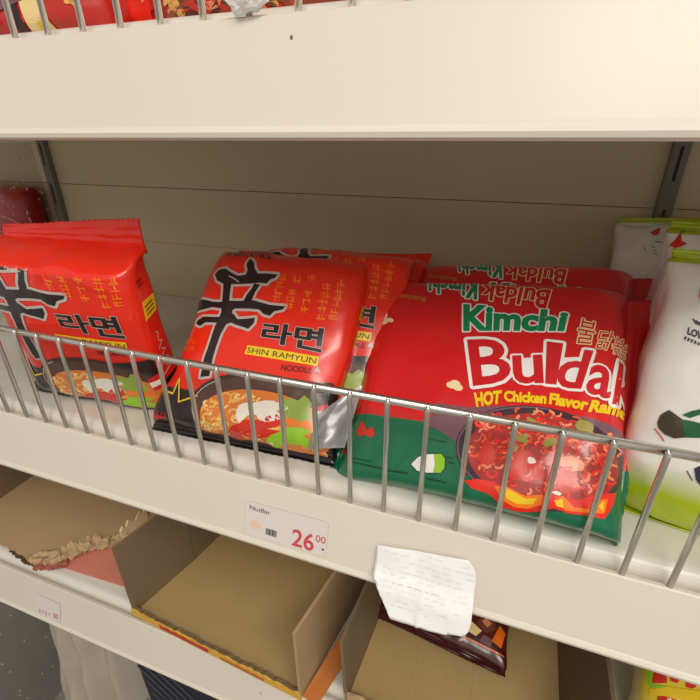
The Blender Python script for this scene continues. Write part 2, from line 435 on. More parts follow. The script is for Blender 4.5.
# ---- printed art of the packets, laid out flat in each packet's own frame (tenths of a millimetre)
SH = dict(axis='V', w=0.132, h=0.15, T=0.038, n=4, r0=0.014, r1=0.022, flare0=0.12, flare1=-0.06, drift=-0.007, lean0=0.45, lean1=0.92, seed=3, bulge=0.002)
BU = dict(axis='H', w=0.168, h=0.153, T=0.036, n=3.0, r0=0.022, r1=0.026, flare0=0.02, flare1=0.02, lean0=0.6, lean1=0.75, seed=11, bulge=0.004)
P1 = [[[0.99127, 0.06408, 0.11522], [0.12458, -0.16925, -0.97767], [-0.04315, 0.98349, -0.17575]], [-0.30563, 0.02717, -0.203]]
P2 = [[[0.99897, -0.02091, 0.04016], [0.04417, 0.64552, -0.76246], [-0.00998, 0.76346, 0.64578]], [-0.16001, 0.01164, -0.19266]]
PB = [[[0.99239, 0.005, -0.12306], [-0.07983, 0.78702, -0.61174], [0.09379, 0.6169, 0.78143]], [-0.00761, 0.00162, -0.1872]]
WH = dict(axis='V', w=0.122, h=0.15, T=0.058, n=5, r0=0.03, r1=0.05, flare0=0.1, flare1=-0.02, lean0=0.45, lean1=0.5, seed=21, bulge=0.004, amp=0.0022)
YL = dict(axis='V', w=0.13, h=0.15, T=0.045, n=3.4, r0=0.025, r1=0.03, flare0=0.03, flare1=-0.02, lean0=0.5, lean1=0.5, seed=31, bulge=0.003)
PW1 = [[[0.98416, 0.05096, -0.16979], [-0.17726, 0.29527, -0.93883], [0.00229, 0.95405, 0.29963]], [0.136, 0.0235, -0.2035]]
PW2 = [[[0.99473, 0.01627, -0.1012], [-0.1025, 0.16109, -0.9816], [0.00033, 0.9868, 0.16191]], [0.151, 0.092, -0.2035]]
PW3 = [[[0.97203, -0.0, -0.23487], [-0.22019, 0.34794, -0.91129], [0.08172, 0.93752, 0.33821]], [0.139, 0.172, -0.2]]
PY = [[[0.99496, -0.08653, -0.0507], [-0.02988, 0.22682, -0.97348], [0.09574, 0.97009, 0.22309]], [0.213, 0.036, -0.44]]
WHITE1 = [
["T",2,"navy","LOVE",0.04,[-474,1109,-395,1087,-395,1125,-475,1143]],
["S",2,"navy",0.55,[-481,1081,-474,1091]],
["S",2,"navy",0.5,[-479,1092,-477,1076]],
["S",2,"navy",0.55,[-466,1077,-458,1085]],
["S",2,"navy",0.5,[-464,1088,-462,1072]],
["S",2,"navy",0.55,[-451,1074,-443,1080]],
["S",2,"navy",0.5,[-449,1084,-447,1068]],
["S",2,"navy",0.55,[-436,1070,-428,1074]],
["S",2,"navy",0.5,[-434,1080,-432,1064]],
["S",2,"navy",0.55,[-421,1067,-412,1069]],
["S",2,"navy",0.5,[-419,1075,-417,1060]],
["S",2,"navy",0.7,[-464,1188,-446,1167]],
["S",2,"navy",0.7,[-451,1183,-434,1164]],
["S",2,"navy",0.7,[-438,1179,-421,1161]],
["S",2,"navy",0.7,[-426,1175,-409,1158]],
["P",2,"pinkish",[-463,1345,-457,1361,-434,1372,-417,1336,-422,1282,-445,1278,-463,1306]],
["P",3,"white",[-451,1339,-434,1349,-427,1319,-440,1302]],
["P",2,"horngreen",[-401,682,-365,717,-327,742,-300,722,-329,707,-366,676]],
["P",2,"horngreen",[-460,690,-396,659,-352,663,-286,662,-246,632,-269,594,-363,566,-405,549,-447,556,-482,581,-493,611,-487,655]],
["P",3,"hornbrown",[-460,692,-395,660,-363,566,-404,547,-449,554,-481,577,-493,607,-488,654]],  # end of the green horn, its shade painted in as dark brown
["P",2,"navy",[-283,412,-264,434,-221,442,-196,384,-224,320,-260,352]],
["P",2,"navy",[-284,494,-262,517,-245,493,-274,476]],
["S",2,"navy",0.5,[-309,387,-276,346]],
["S",2,"chili",0.6,[-496,568,-459,533,-443,516]]]
WHITE2 = [
["P",2,"chili",[-590,1411,-571,1439,-551,1476,-542,1434,-513,1420,-533,1409,-566,1393]],
["S",2,"hornbrown",0.7,[-548,1476,-506,1500,-474,1494]],
["P",2,"chili",[-516,1352,-494,1376,-438,1382,-395,1374,-393,1353,-463,1348]],
["P",2,"navy",[-571,1219,-552,1245,-545,1203]],
["P",2,"chili",[-564,1138,-546,1151,-539,1130,-554,1122]],
["P",2,"chili",[-524,1058,-509,1084,-493,1078,-514,1043]],
["P",2,"navy",[-542,557,-510,588,-488,522,-510,496,-532,496]]]
WHITE3 = [
["P",2,"chili",[-353,1366,-309,1407,-285,1415,-289,1367,-321,1347]],
["P",2,"chili",[-388,1270,-361,1222,-343,1198,-372,1227]],
["S",2,"hornbrown",0.7,[-304,1297,-260,1296]],
["S",2,"navy",0.5,[-328,1259,-302,1248]],
["S",2,"navy",0.5,[-313,1228,-290,1220]],
["S",2,"navy",0.5,[-299,1198,-278,1192]],
["P",2,"navy",[-261,1073,-203,1129,-193,1078,-228,1047]],
["P",2,"navy",[-341,941,-322,971,-231,950,-231,915,-322,913]],
["P",2,"navy",[-311,816,-283,853,-246,834,-229,755,-272,727]]]
LEMON = [
["P",1,"lime",[-623,809,-588,862,-564,819,-574,726,-499,769,-588,668,-621,717]],
["T",3,"chili","I",0.09,[-561,760,-534,784,-541,880,-565,861]],
["P",3,"chili",[-492,825,-452,829,-438,880,-460,897,-498,877]],
["P",3,"chili",[-406,829,-373,832,-346,861,-351,898,-394,895,-406,859]],
["P",3,"chili",[-546,647,-503,683,-371,706,-177,745,-137,452,-522,427]],
["P",2,"yellow",[-594,661,-499,769,-321,844,-193,865,-175,726,-436,688,-544,628,-587,593]],
["T",4,"white","U",0.05,[-475,555,-410,578,-421,698,-485,670]]]
SHIN = [
["G",1,"ash",2.0,[-546,1199,-515,1236,-455,1247,-406,1221,-330,1193,-263,1208,-260,1250,-281,1295,-270,1346,-227,1319,-201,1265,-165,1227,-101,1233,2,1234,-13,1202,-49,1184,-65,1151,-133,1151,-202,1138,-273,1128,-365,1119,-432,1115,-503,1143]],
["G",1,"ash",2.0,[-436,1127,-362,1123,-354,1061,-330,957,-393,951,-414,1047]],
["G",1,"ash",2.0,[-171,1145,-117,1135,-144,1073,-150,1020,-176,984,-218,992,-210,1040,-178,1105]],
["G",1,"ash",2.0,[-756,938,-732,990,-593,981,-473,962,-385,967,-323,984,-233,993,-166,1011,-91,1001,1,987,125,990,114,965,48,940,23,902,-32,912,-75,942,-164,939,-269,927,-300,904,-379,915,-478,918,-558,895,-686,871,-728,889]],
["G",1,"ash",2.0,[-587,803,-536,837,-453,840,-386,845,-338,877,-276,886,-228,847,-159,859,-89,874,-88,831,-120,783,-168,793,-233,802,-273,814,-322,790,-419,798,-499,793,-541,761,-589,778]],
["G",1,"ash",2.0,[-393,951,-293,926,-282,858,-310,795,-333,715,-340,614,-341,515,-335,393,-407,374,-415,505,-407,605,-405,690,-400,767,-381,830,-378,882]],
["P",3,"ink",[-546,1199,-515,1236,-455,1247,-406,1221,-330,1193,-263,1208,-260,1250,-281,1295,-270,1346,-227,1319,-201,1265,-165,1227,-101,1233,2,1234,-13,1202,-49,1184,-65,1151,-133,1151,-202,1138,-273,1128,-365,1119,-432,1115,-503,1143]],
["P",3,"ink",[-436,1127,-362,1123,-354,1061,-330,957,-393,951,-414,1047]],
["P",3,"ink",[-171,1145,-117,1135,-144,1073,-150,1020,-176,984,-218,992,-210,1040,-178,1105]],
["P",3,"ink",[-756,938,-732,990,-593,981,-473,962,-385,967,-323,984,-233,993,-166,1011,-91,1001,1,987,125,990,114,965,48,940,23,902,-32,912,-75,942,-164,939,-269,927,-300,904,-379,915,-478,918,-558,895,-686,871,-728,889]],
["P",3,"ink",[-587,803,-536,837,-453,840,-386,845,-338,877,-276,886,-228,847,-159,859,-89,874,-88,831,-120,783,-168,793,-233,802,-273,814,-322,790,-419,798,-499,793,-541,761,-589,778]],
["P",3,"ink",[-393,951,-293,926,-282,858,-310,795,-333,715,-340,614,-341,515,-335,393,-407,374,-415,505,-407,605,-405,690,-400,767,-381,830,-378,882]],
["S",4,"ash",0.9,[-401,1184,-357,1169,-305,1143]],
["T",2,"ash","\ub77c\uba74",0.075,[4,710,462,689,453,858,-2,845],0.03],
["T",3,"ink","\ub77c\uba74",0.03,[4,710,462,689,453,858,-2,845],0.03],
["P",2,"yellow",[-93,661,461,656,461,588,-99,593]],
["T",4,"ink","SHIN RAMYUN",0,[-85,606,447,603,448,643,-85,647]],
["T",2,"maroon","NOODLE",0.02,[204,518,428,533,428,571,207,559]],
["P",2,"ash",[445,548,495,548,464,589]],
["S",2,"orange",0.6,[-750,667,-744,625]],
["S",2,"orange",0.55,[-755,659,-733,659]],
["S",2,"orange",0.6,[-723,671,-718,628]],
["S",2,"orange",0.55,[-724,649,-702,652]],
["S",2,"orange",0.6,[-648,661,-629,616]],
["S",2,"orange",0.55,[-631,620,-597,616]],
["S",2,"orange",0.6,[-598,658,-589,616]],
["S",2,"orange",0.55,[-600,640,-574,643]],
["S",2,"orange",0.6,[-564,659,-557,618]],
["S",2,"orange",0.55,[-561,628,-536,628]],
["S",2,"orange",0.6,[-739,608,-734,566]],
["S",2,"orange",0.55,[-744,600,-722,599]],
["S",2,"orange",0.6,[-712,611,-660,559]],
["S",2,"orange",0.55,[-713,590,-629,577]],
["S",2,"orange",0.6,[-619,598,-609,557]],
["S",2,"orange",0.55,[-611,560,-582,558]],
["S",2,"orange",0.6,[-582,599,-575,558]],
["S",2,"orange",0.55,[-584,582,-560,585]],
["S",2,"orange",0.6,[-550,601,-544,561]],
["S",2,"orange",0.55,[-548,570,-524,571]],
["T",2,"maroon","SHIN RAMYUN",0.03,[-283,1578,-707,1560,-508,1369,-102,1372]],
["S",2,"orange",0.7,[24,1201,77,1198]],
["S",2,"orange",0.7,[25,1199,78,1196]],
["S",2,"orange",0.65,[62,1238,70,1192]],
["S",2,"orange",0.65,[61,1238,65,1208]],
["S",2,"orange",0.65,[39,1236,49,1185]],
["S",2,"orange",0.7,[23,1139,76,1136]],
["S",2,"orange",0.7,[14,1172,67,1168]],
["S",2,"orange",0.65,[36,1180,42,1145]],
["S",2,"orange",0.65,[39,1181,47,1138]],
["S",2,"orange",0.65,[14,1178,20,1144]],
["S",2,"orange",0.7,[20,1084,72,1081]],
["S",2,"orange",0.7,[18,1090,71,1087]],
["S",2,"orange",0.65,[18,1123,27,1077]],
["S",2,"orange",0.65,[17,1123,25,1081]],
["S",2,"orange",0.65,[16,1123,21,1094]],
["S",2,"orange",0.7,[9,1058,62,1055]],
["S",2,"orange",0.7,[9,1057,62,1055]],
["S",2,"orange",0.65,[54,1073,63,1025]],
["S",2,"orange",0.65,[21,1069,31,1020]],
["S",2,"orange",0.65,[33,1071,41,1027]],
["S",2,"orange",0.7,[136,1195,194,1193]],
["S",2,"orange",0.7,[134,1206,192,1203]],
["S",2,"orange",0.65,[178,1241,187,1192]],
["S",2,"orange",0.65,[143,1238,149,1200]],
["S",2,"orange",0.65,[135,1237,140,1204]],
["S",2,"orange",0.7,[130,1098,187,1095]],
["S",2,"orange",0.7,[124,1122,181,1119]],
["S",2,"orange",0.65,[160,1128,165,1091]],
["S",2,"orange",0.65,[140,1125,149,1079]],
["S",2,"orange",0.65,[149,1126,155,1091]],
["S",2,"orange",0.7,[129,1038,187,1036]],
["S",2,"orange",0.7,[123,1064,180,1062]],
["S",2,"orange",0.65,[174,1074,178,1045]],
["S",2,"orange",0.65,[162,1073,170,1026]],
["S",2,"orange",0.65,[123,1068,132,1023]],
["S",2,"orange",0.7,[126,989,184,987]],
["S",2,"orange",0.7,[121,1011,178,1009]],
["S",2,"orange",0.65,[123,1014,128,981]],
["S",2,"orange",0.65,[171,1019,176,987]],
["S",2,"orange",0.65,[161,1018,169,970]],
["S",2,"orange",0.7,[245,1241,302,1239]],
["S",2,"orange",0.7,[245,1241,302,1238]],
["S",2,"orange",0.65,[269,1260,277,1213]],
["S",2,"orange",0.65,[248,1257,255,1212]],
["S",2,"orange",0.65,[283,1261,291,1213]],
["S",2,"orange",0.7,[246,1123,303,1121]],
["S",2,"orange",0.7,[249,1113,305,1111]],
["S",2,"orange",0.65,[277,1132,285,1084]],
["S",2,"orange",0.65,[263,1131,272,1082]],
["S",2,"orange",0.65,[274,1132,279,1097]],
["S",2,"orange",0.7,[249,1057,305,1055]],
["S",2,"orange",0.7,[248,1061,304,1059]],
["S",2,"orange",0.65,[255,1067,262,1023]],
["S",2,"orange",0.65,[299,1072,303,1040]],
["S",2,"orange",0.65,[250,1066,259,1017]],
["S",2,"orange",0.7,[253,986,308,984]],
["S",2,"orange",0.7,[251,992,307,991]],
["S",2,"orange",0.65,[279,1007,287,962]],
["S",2,"orange",0.65,[272,1006,278,969]],
["S",2,"orange",0.65,[252,1004,260,956]],
["S",2,"orange",0.7,[374,1165,434,1165]],
["S",2,"orange",0.7,[367,1193,428,1193]],
["S",2,"orange",0.65,[407,1206,415,1157]],
["S",2,"orange",0.65,[402,1205,409,1159]],
["S",2,"orange",0.65,[373,1201,378,1163]],
["S",2,"orange",0.7,[377,1104,437,1104]],
["S",2,"orange",0.7,[372,1126,432,1126]],
["S",2,"orange",0.65,[395,1143,403,1093]],
["S",2,"orange",0.65,[417,1146,424,1097]],
["S",2,"orange",0.65,[395,1143,400,1104]],
["S",2,"orange",0.7,[376,1058,436,1059]],
["S",2,"orange",0.7,[375,1066,434,1066]],
["S",2,"orange",0.65,[395,1082,398,1051]],
["S",2,"orange",0.65,[393,1082,401,1033]],
["S",2,"orange",0.65,[425,1087,431,1045]],
["S",2,"orange",0.7,[378,1004,437,1005]],
["S",2,"orange",0.7,[375,1014,435,1015]],
["S",2,"orange",0.65,[390,1021,397,977]],
["S",2,"orange",0.65,[423,1026,427,991]],
["S",2,"orange",0.65,[418,1025,425,982]],
["S",2,"orange",0.7,[383,933,442,934]],
["S",2,"orange",0.7,[384,929,443,930]],
["S",2,"orange",0.65,[398,963,404,921]],
["S",2,"orange",0.65,[393,962,398,925]],
["S",2,"orange",0.65,[420,966,426,925]],
["S",2,"orange",0.7,[476,1203,528,1205]],
["S",2,"orange",0.7,[473,1215,525,1216]],
["S",2,"orange",0.65,[496,1248,499,1219]],
["S",2,"orange",0.65,[494,1248,498,1213]],
["S",2,"orange",0.65,[500,1249,505,1210]],
["S",2,"orange",0.7,[473,1159,525,1161]],
["S",2,"orange",0.7,[475,1153,527,1155]],
["S",2,"orange",0.65,[485,1190,491,1147]],
["S",2,"orange",0.65,[504,1193,510,1147]],
["S",2,"orange",0.65,[485,1190,492,1143]],
["S",2,"orange",0.7,[474,1103,525,1104]],
["S",2,"orange",0.7,[476,1091,528,1093]],
["S",2,"orange",0.65,[514,1140,519,1100]],
["S",2,"orange",0.65,[494,1136,497,1104]],
["S",2,"orange",0.65,[508,1138,515,1091]],
["S",2,"orange",0.7,[474,1048,525,1049]],
["S",2,"orange",0.7,[474,1047,525,1048]],
["S",2,"orange",0.65,[503,1083,506,1051]],
["S",2,"orange",0.65,[505,1083,511,1043]],
["S",2,"orange",0.65,[500,1082,504,1045]],
["S",2,"orange",0.7,[474,991,525,992]],
["S",2,"orange",0.7,[473,996,524,997]],
["S",2,"orange",0.65,[502,1028,505,1000]],
["S",2,"orange",0.65,[476,1024,480,987]],
["S",2,"orange",0.65,[499,1028,502,996]],
["S",2,"orange",0.7,[472,943,524,944]],
["S",2,"orange",0.7,[468,965,519,966]],
["S",2,"orange",0.65,[490,972,494,940]],
["S",2,"orange",0.65,[470,969,473,939]],
["S",2,"orange",0.65,[483,971,486,940]],
["P",2,"ink",[-755,14,-828,246,-609,219,-589,338,-533,167,-386,239,-310,278,-166,389,579,495,682,420,565,-21,-513,-98]],
["S",3,"yellow",1.2,[-828,246,-699,233,-609,219,-589,338,-533,167,-386,239,-337,300]],
["S",3,"red",0.7,[-757,78,-774,29]],
["S",3,"red",0.6,[-766,55,-726,53]],
["S",3,"red",0.7,[-713,76,-734,27]],
["S",3,"red",0.6,[-767,46,-701,48]],
["S",3,"red",0.7,[-677,75,-700,26]],
["S",3,"red",0.6,[-770,37,-678,43]],
["S",3,"red",0.7,[-643,73,-668,24]],
["S",3,"red",0.6,[-774,29,-656,38]],
["P",3,"bowl",[665,160,658,116,647,73,614,33,547,-5,490,-39,423,-67,347,-90,264,-106,176,-116,84,-119,-9,-114,-101,-103,-189,-84,-273,-58,-348,-26,-370,14,-385,56,-407,100,-427,146,-436,194,-429,241,-407,286,-370,329,-319,367,-256,401,-184,428,-103,448,-16,462,74,468,164,466,253,457,338,442,415,421,484,395,543,364,589,329,621,291,642,250,660,206]],
["P",4,"bowlin",[648,160,646,119,631,80,599,44,545,10,475,-22,412,-47,340,-68,262,-83,178,-92,92,-94,4,-90,-82,-79,-166,-62,-244,-38,-315,-8,-317,28,-341,66,-364,106,-384,148,-392,191,-386,234,-365,276,-330,315,-283,350,-224,380,-156,405,-80,423,2,436,86,441,171,440,255,432,335,418,408,399,474,374,529,346,575,314,608,279,630,241,642,201]],
["S",4,"bowlrim",0.9,[-1,-112,-44,-107,-87,-101,-129,-93,-171,-84,-211,-73,-249,-61,-286,-47,-321,-31,-353,-15,-361,4,-356,23,-363,43,-372,63,-381,83,-391,104,-399,125,-407,147,-411,169,-412,191,-410,212,-404,234,-394,255,-381,276,-365,296,-345,315,-323,333,-297,350,-269,366,-239,380]],
["P",5,"broth",[652,111,648,76,630,42,591,10,537,-21,485,-48,424,-70,356,-88,281,-101,202,-109,119,-111,36,-108,-47,-98,-126,-83,-201,-62,-268,-37,-326,-7,-314,29,-324,64,-333,101,-337,138,-330,176,-310,212,-278,245,-233,275,-177,302,-112,323,-40,340,37,350,117,355,198,354,277,348,352,336,422,319,484,298,537,273,581,245,613,214,635,181,648,147]],
["S",6,"noodle",1.502610661329535,[-46,157,-28,169,-5,170,11,160]],
["S",6,"noodle",1.4821987441328095,[-60,187,-43,173,-47,155,-70,143]],
["S",6,"noodlepale",1.3816546042178077,[-53,-105,-73,-98,-78,-84,-64,-70]],
["S",6,"broth",1.2864699547670253,[-94,98,-74,88,-77,70,-102,55]],
["S",6,"broth",1.3947013969266555,[56,76,33,70,15,74,12,87]],
["S",6,"noodle",1.2282295204406113,[109,166,103,149,79,138,53,141]],
["S",6,"broth",1.300440623627444,[279,96,287,86,279,73,260,66]],
["S",6,"broth",1.672797367710435,[293,114,314,116,328,107,325,93]],
["S",6,"broth",1.175747797569962,[279,66,272,54,253,45,235,46]],
["S",6,"broth",1.171850214192064,[-187,-67,-194,-78,-212,-84,-230,-81]],
["S",6,"broth",1.547335066838071,[-64,95,-87,97,-97,108,-90,123]],
["S",6,"noodlepale",1.344584773671823,[-140,206,-144,194,-159,186,-177,188]],
["S",6,"noodle",1.0113209354302217,[333,107,343,93,332,77,307,67]],
["S",6,"noodle",1.3250357184174306,[-273,207,-252,218,-226,217,-212,204]],
["S",6,"noodlepale",1.3872597524443984,[-112,9,-154,-7,-178,-14,-200,-8]],
["S",6,"broth",1.5448678654825072,[141,238,117,234,98,243,95,258]],
["S",6,"broth",1.6010850186511927,[-74,86,-50,96,-26,93,-19,79]],
["S",6,"noodlepale",1.3255592642800247,[212,125,235,126,250,116,245,100]],
["S",6,"noodlepale",1.4538762081154466,[171,189,186,185,191,176,184,167]],
["S",6,"broth",1.6810452903175048,[-24,191,-6,194,8,187,9,175]],
["S",6,"noodle",1.187043384266761,[58,132,45,118,23,114,4,120]],
["S",6,"broth",1.4908737051537915,[310,158,297,146,277,143,262,151]],
["S",6,"noodle",1.695837163215466,[-206,71,-177,73,-161,62,-172,43]],
["S",6,"noodle",1.047059554127481,[148,113,130,110,116,115,114,127]],
["S",6,"noodlepale",1.0402928717417443,[-193,106,-169,105,-158,92,-169,76]],
["S",6,"broth",1.064006441982081,[0,-7,-25,-18,-52,-14,-54,1]],
["S",6,"noodle",1.0967626593120947,[105,116,125,122,142,117,147,105]],
["S",6,"noodle",1.1842727060931197,[-150,60,-169,66,-171,80,-154,95]],
["S",6,"noodle",1.5656201784617767,[6,196,15,212,38,220,62,216]],
["S",6,"noodle",1.4585096198255045,[254,107,235,99,216,102,209,112]],
["S",6,"broth",1.1670095665223634,[-284,36,-305,29,-322,31,-323,40]],
["S",6,"noodle",1.3794705913029959,[247,121,263,116,266,104,253,93]],
["S",6,"noodle",1.5247252790723325,[-190,-52,-196,-35,-179,-18,-150,-12]],
["S",6,"noodle",1.202861479917806,[-20,200,-33,213,-26,229,-4,238]],
["S",6,"noodlepale",1.4535227887864324,[187,-4,202,11,224,28,252,38]],
["S",6,"noodle",1.5181120189009236,[165,121,175,137,199,146,223,141]],
["S",6,"noodle",1.343020403552653,[-54,254,-71,252,-84,259,-84,270]],
["S",6,"noodlepale",1.6228438195155863,[228,23,233,35,249,47,270,51]],
["S",6,"noodle",1.4573532276699597,[106,123,89,113,67,113,55,123]],
["S",6,"noodle",1.525257512188979,[260,102,241,92,220,93,209,103]],
["S",6,"noodlepale",1.2212454256159024,[102,263,84,274,86,292,106,305]],
["S",6,"noodlepale",1.2037704685160133,[-107,-22,-90,-26,-85,-37,-94,-48]],
["S",6,"noodle",1.4023040552536452,[49,-4,31,-6,27,1,51,14]],
["S",6,"noodlepale",1.1291333506079455,[82,75,110,77,126,67,118,49]],
["S",6,"noodle",1.1229518381545727,[-122,268,-121,287,-99,301,-70,301]],
["S",6,"broth",1.545484320647486,[-12,3,9,17,33,27,53,28]],
["S",6,"noodlepale",1.6576532681708802,[-25,292,-29,277,-49,268,-72,270]],
["S",6,"broth",1.0376330411281702,[174,196,156,183,130,182,113,194]],
["S",6,"noodlepale",1.448345484852335,[-81,269,-88,280,-79,292,-60,297]],
["S",6,"noodle",1.0590518247250764,[-233,14,-265,9,-273,18,-261,34]],
["S",6,"noodle",1.599736788206542,[-94,277,-89,262,-101,249,-124,244]],
["S",6,"noodle",1.5079470396686139,[8,92,-2,104,6,119,27,127]],
["S",6,"noodle",1.3881255133523105,[276,188,291,180,292,167,277,156]],
["S",6,"broth",1.2190131961767938,[-237,96,-262,99,-271,113,-260,130]],
["S",6,"noodle",1.1930828209445599,[-192,279,-177,291,-155,293,-139,284]],
["S",6,"noodlepale",1.6198709187580025,[5,224,26,217,32,202,18,187]],
["S",6,"noodle",1.402310250102157,[-163,-18,-179,-14,-184,-4,-147,7]],
["S",6,"noodle",1.4908237099596613,[-89,-13,-88,-29,-106,-42,-132,-44]],
["S",6,"noodle",1.2145112523328805,[-217,-29,-236,-38,-258,-36,-268,-24]],
["S",6,"noodle",1.0192305966106323,[-211,112,-222,100,-243,94,-261,99]],
["S",6,"noodle",1.3692063778656145,[-210,-31,-186,-18,-156,-19,-140,-33]],
["S",6,"noodle",1.5087832099799487,[-227,219,-248,213,-267,219,-273,231]],
["S",6,"broth",1.53527853829396,[-276,112,-257,114,-244,106,-247,94]],
["S",6,"noodle",1.322697986791721,[-62,123,-63,136,-50,147,-29,149]],
["S",6,"broth",1.6787656526565282,[-10,141,-7,125,-24,111,-50,107]],
["S",6,"noodle",1.1452901138708516,[41,243,34,259,48,274,73,280]],
["S",6,"noodle",1.1939313089489554,[-243,17,-228,31,-205,42,-183,43]],
["S",6,"noodle",1.2566548820304841,[-200,101,-180,99,-172,88,-182,75]],
["S",6,"noodle",1.4327079411302772,[152,-11,159,-26,148,-41,124,-47]],
["S",6,"noodle",1.065638472279081,[-94,240,-89,258,-67,269,-40,267]],
["S",6,"noodlepale",1.3340052699896132,[-89,16,-107,3,-135,-10,-155,-14]],
["S",6,"noodle",1.0724768315123068,[-13,79,-31,77,-42,83,-40,94]],
["S",6,"noodle",1.4271688291315296,[91,58,73,42,44,33,23,38]],
["S",6,"broth",1.687671169276015,[-2,118,21,122,38,114,38,100]],
["S",6,"noodlepale",1.6708173581621728,[116,53,132,47,129,33,106,19]],
["S",6,"broth",1.2147547533961953,[-190,208,-174,205,-168,195,-175,185]],
["S",6,"noodle",1.4689587211108985,[306,180,291,166,267,164,250,173]],
["S",6,"noodle",1.3381610509878648,[19,-27,40,-15,65,-16,80,-28]],
["S",6,"broth",1.2645858349255725,[-160,-2,-162,-16,-179,-27,-202,-27]],
["S",6,"noodlepale",1.2706649864237884,[149,100,167,104,181,98,182,87]],
["S",6,"noodlepale",1.174309406584041,[-287,52,-262,53,-252,44,-265,28]],
["S",6,"noodle",1.6280825545291724,[-257,216,-234,209,-228,192,-242,177]],
["S",6,"noodle",1.3989443495580913,[-235,37,-263,36,-272,48,-260,65]],
["S",6,"noodle",1.2977749045063893,[35,32,36,46,53,60,77,66]],
["S",6,"noodlepale",1.1310639112835421,[-61,-78,-80,-74,-86,-62,-77,-49]],
["S",6,"noodle",1.4524510201120828,[38,50,18,47,7,53,10,65]],
["S",6,"noodle",1.2229124064188661,[47,5,67,16,88,24,104,23]],
["S",6,"broth",1.587937115658503,[202,21,175,20,168,33,181,51]],
["S",6,"broth",1.51535135899432,[-256,194,-236,191,-226,179,-233,166]],
["S",6,"noodle",1.2557357853056303,[159,-8,164,-24,150,-38,126,-44]],
["S",6,"noodle",1.1720984785428086,[221,204,202,200,186,206,182,218]],
["S",6,"noodlepale",1.0929213142291205,[301,114,298,104,285,97,270,98]],
["S",6,"noodlepale",1.0110819360747423,[-115,21,-132,6,-173,-8,-196,-11]],
["S",6,"broth",1.4497391804144224,[185,208,167,201,149,205,141,216]],
["S",6,"noodle",1.3634706773063079,[160,249,155,259,162,270,179,274]],
["S",6,"noodle",1.1020839414725314,[-312,155,-292,160,-275,155,-270,143]],
["S",6,"broth",1.5988391813169307,[303,63,281,58,266,65,267,78]],
["S",6,"noodle",1.2527306092339532,[-142,123,-156,114,-174,113,-186,120]],
["S",6,"noodle",1.1356865114123502,[6,149,-6,136,-28,132,-47,139]],
["S",6,"broth",1.3554691986422889,[-54,-62,-37,-72,-38,-87,-56,-99]],
["S",6,"noodle",1.1509176262965315,[-323,141,-328,158,-312,172,-285,177]],
["S",6,"broth",1.6407488936835168,[-63,38,-50,29,-66,11,-118,-5]],
["S",6,"broth",1.583945342007739,[94,-42,110,-46,116,-56,107,-68]],
["S",6,"noodle",1.32888590883009,[-263,149,-285,146,-302,154,-305,167]],
["S",6,"broth",1.0538395743946347,[-155,31,-177,26,-188,31,-185,42]],
["S",6,"broth",1.672543531077832,[-60,264,-36,262,-23,249,-30,234]],
["S",6,"noodle",1.0100639777583038,[89,256,93,244,83,233,65,229]],
["S",6,"noodlepale",1.362824443931897,[-263,33,-286,32,-294,41,-284,54]],
["S",6,"broth",1.676097557019848,[72,143,75,157,91,166,111,166]],
["S",6,"broth",1.0935189192463888,[-200,81,-187,93,-166,97,-151,92]],
["S",6,"broth",1.1626958992549339,[-36,36,-22,34,-24,24,-41,14]],
["S",6,"noodle",1.026803338412746,[149,219,165,213,169,201,157,190]],
["S",6,"broth",1.0717790160955034,[-73,153,-87,158,-91,168,-82,177]],
["S",6,"broth",1.691618358824198,[23,197,40,208,63,209,78,198]],
["S",6,"broth",1.038644287849567,[-92,235,-110,220,-139,218,-160,229]],
["S",6,"noodlepale",1.5807687341131142,[-226,59,-215,70,-196,76,-181,73]],
["S",6,"noodle",1.396779924018368,[-265,173,-251,185,-228,188,-210,180]],
["S",6,"noodle",1.518810366742732,[-111,161,-107,178,-85,190,-59,189]],
["S",6,"noodle",1.4914084343938065,[-265,-44,-277,-31,-268,-15,-244,-6]],
["S",6,"noodle",1.3959388333288347,[-3,-27,17,-38,16,-56,-5,-70]],
["S",6,"broth",1.4718139887595407,[240,145,240,156,252,165,268,167]],
["S",6,"broth",1.4284320697481525,[82,275,75,287,85,300,106,305]],
["S",6,"noodle",1.6695010472102654,[104,253,104,264,116,273,133,273]],
["S",6,"broth",1.2090498306552968,[116,172,99,178,95,191,107,203]],
["S",6,"noodle",1.6603799408998463,[-49,-71,-70,-78,-91,-74,-98,-61]],
["S",6,"noodle",1.4479297615411997,[-117,52,-141,45,-160,49,-161,61]],
["S",6,"broth",1.118858724691246,[-30,84,-52,81,-66,88,-65,102]],
["S",6,"broth",1.1874852947460939,[-51,-70,-58,-83,-77,-90,-97,-87]],
["S",6,"noodle",1.293725981463401,[-39,92,-21,107,7,112,28,104]],
["S",6,"noodlepale",1.2977835249178051,[133,-42,117,-51,98,-51,86,-41]],
["S",6,"noodle",1.6693500933750023,[212,107,234,109,247,100,244,86]],
["S",6,"noodlepale",1.5910375425894205,[-321,-7,-338,-17,-360,-17,-374,-7]],
["S",6,"noodlepale",1.5067914712137873,[36,260,23,276,31,294,57,303]],
["S",6,"noodle",1.2048698306217946,[-129,139,-145,129,-165,129,-178,138]],
["S",6,"noodle",1.5533764616851542,[-33,278,-41,268,-58,264,-73,268]],
["S",6,"noodle",1.2952015997381188,[233,85,231,95,241,105,257,109]],
["S",6,"noodlepale",1.6532228496188095,[263,96,286,100,303,93,303,78]],
["S",6,"noodle",1.430533570618783,[286,123,301,121,306,111,298,101]],
["S",6,"noodle",1.190526542920754,[-321,31,-324,44,-307,60,-280,69]],
["S",6,"noodle",1.2672371466412087,[-34,-104,-56,-106,-72,-98,-71,-83]],
["S",6,"noodle",1.097634485470522,[17,-50,34,-57,36,-69,24,-81]],
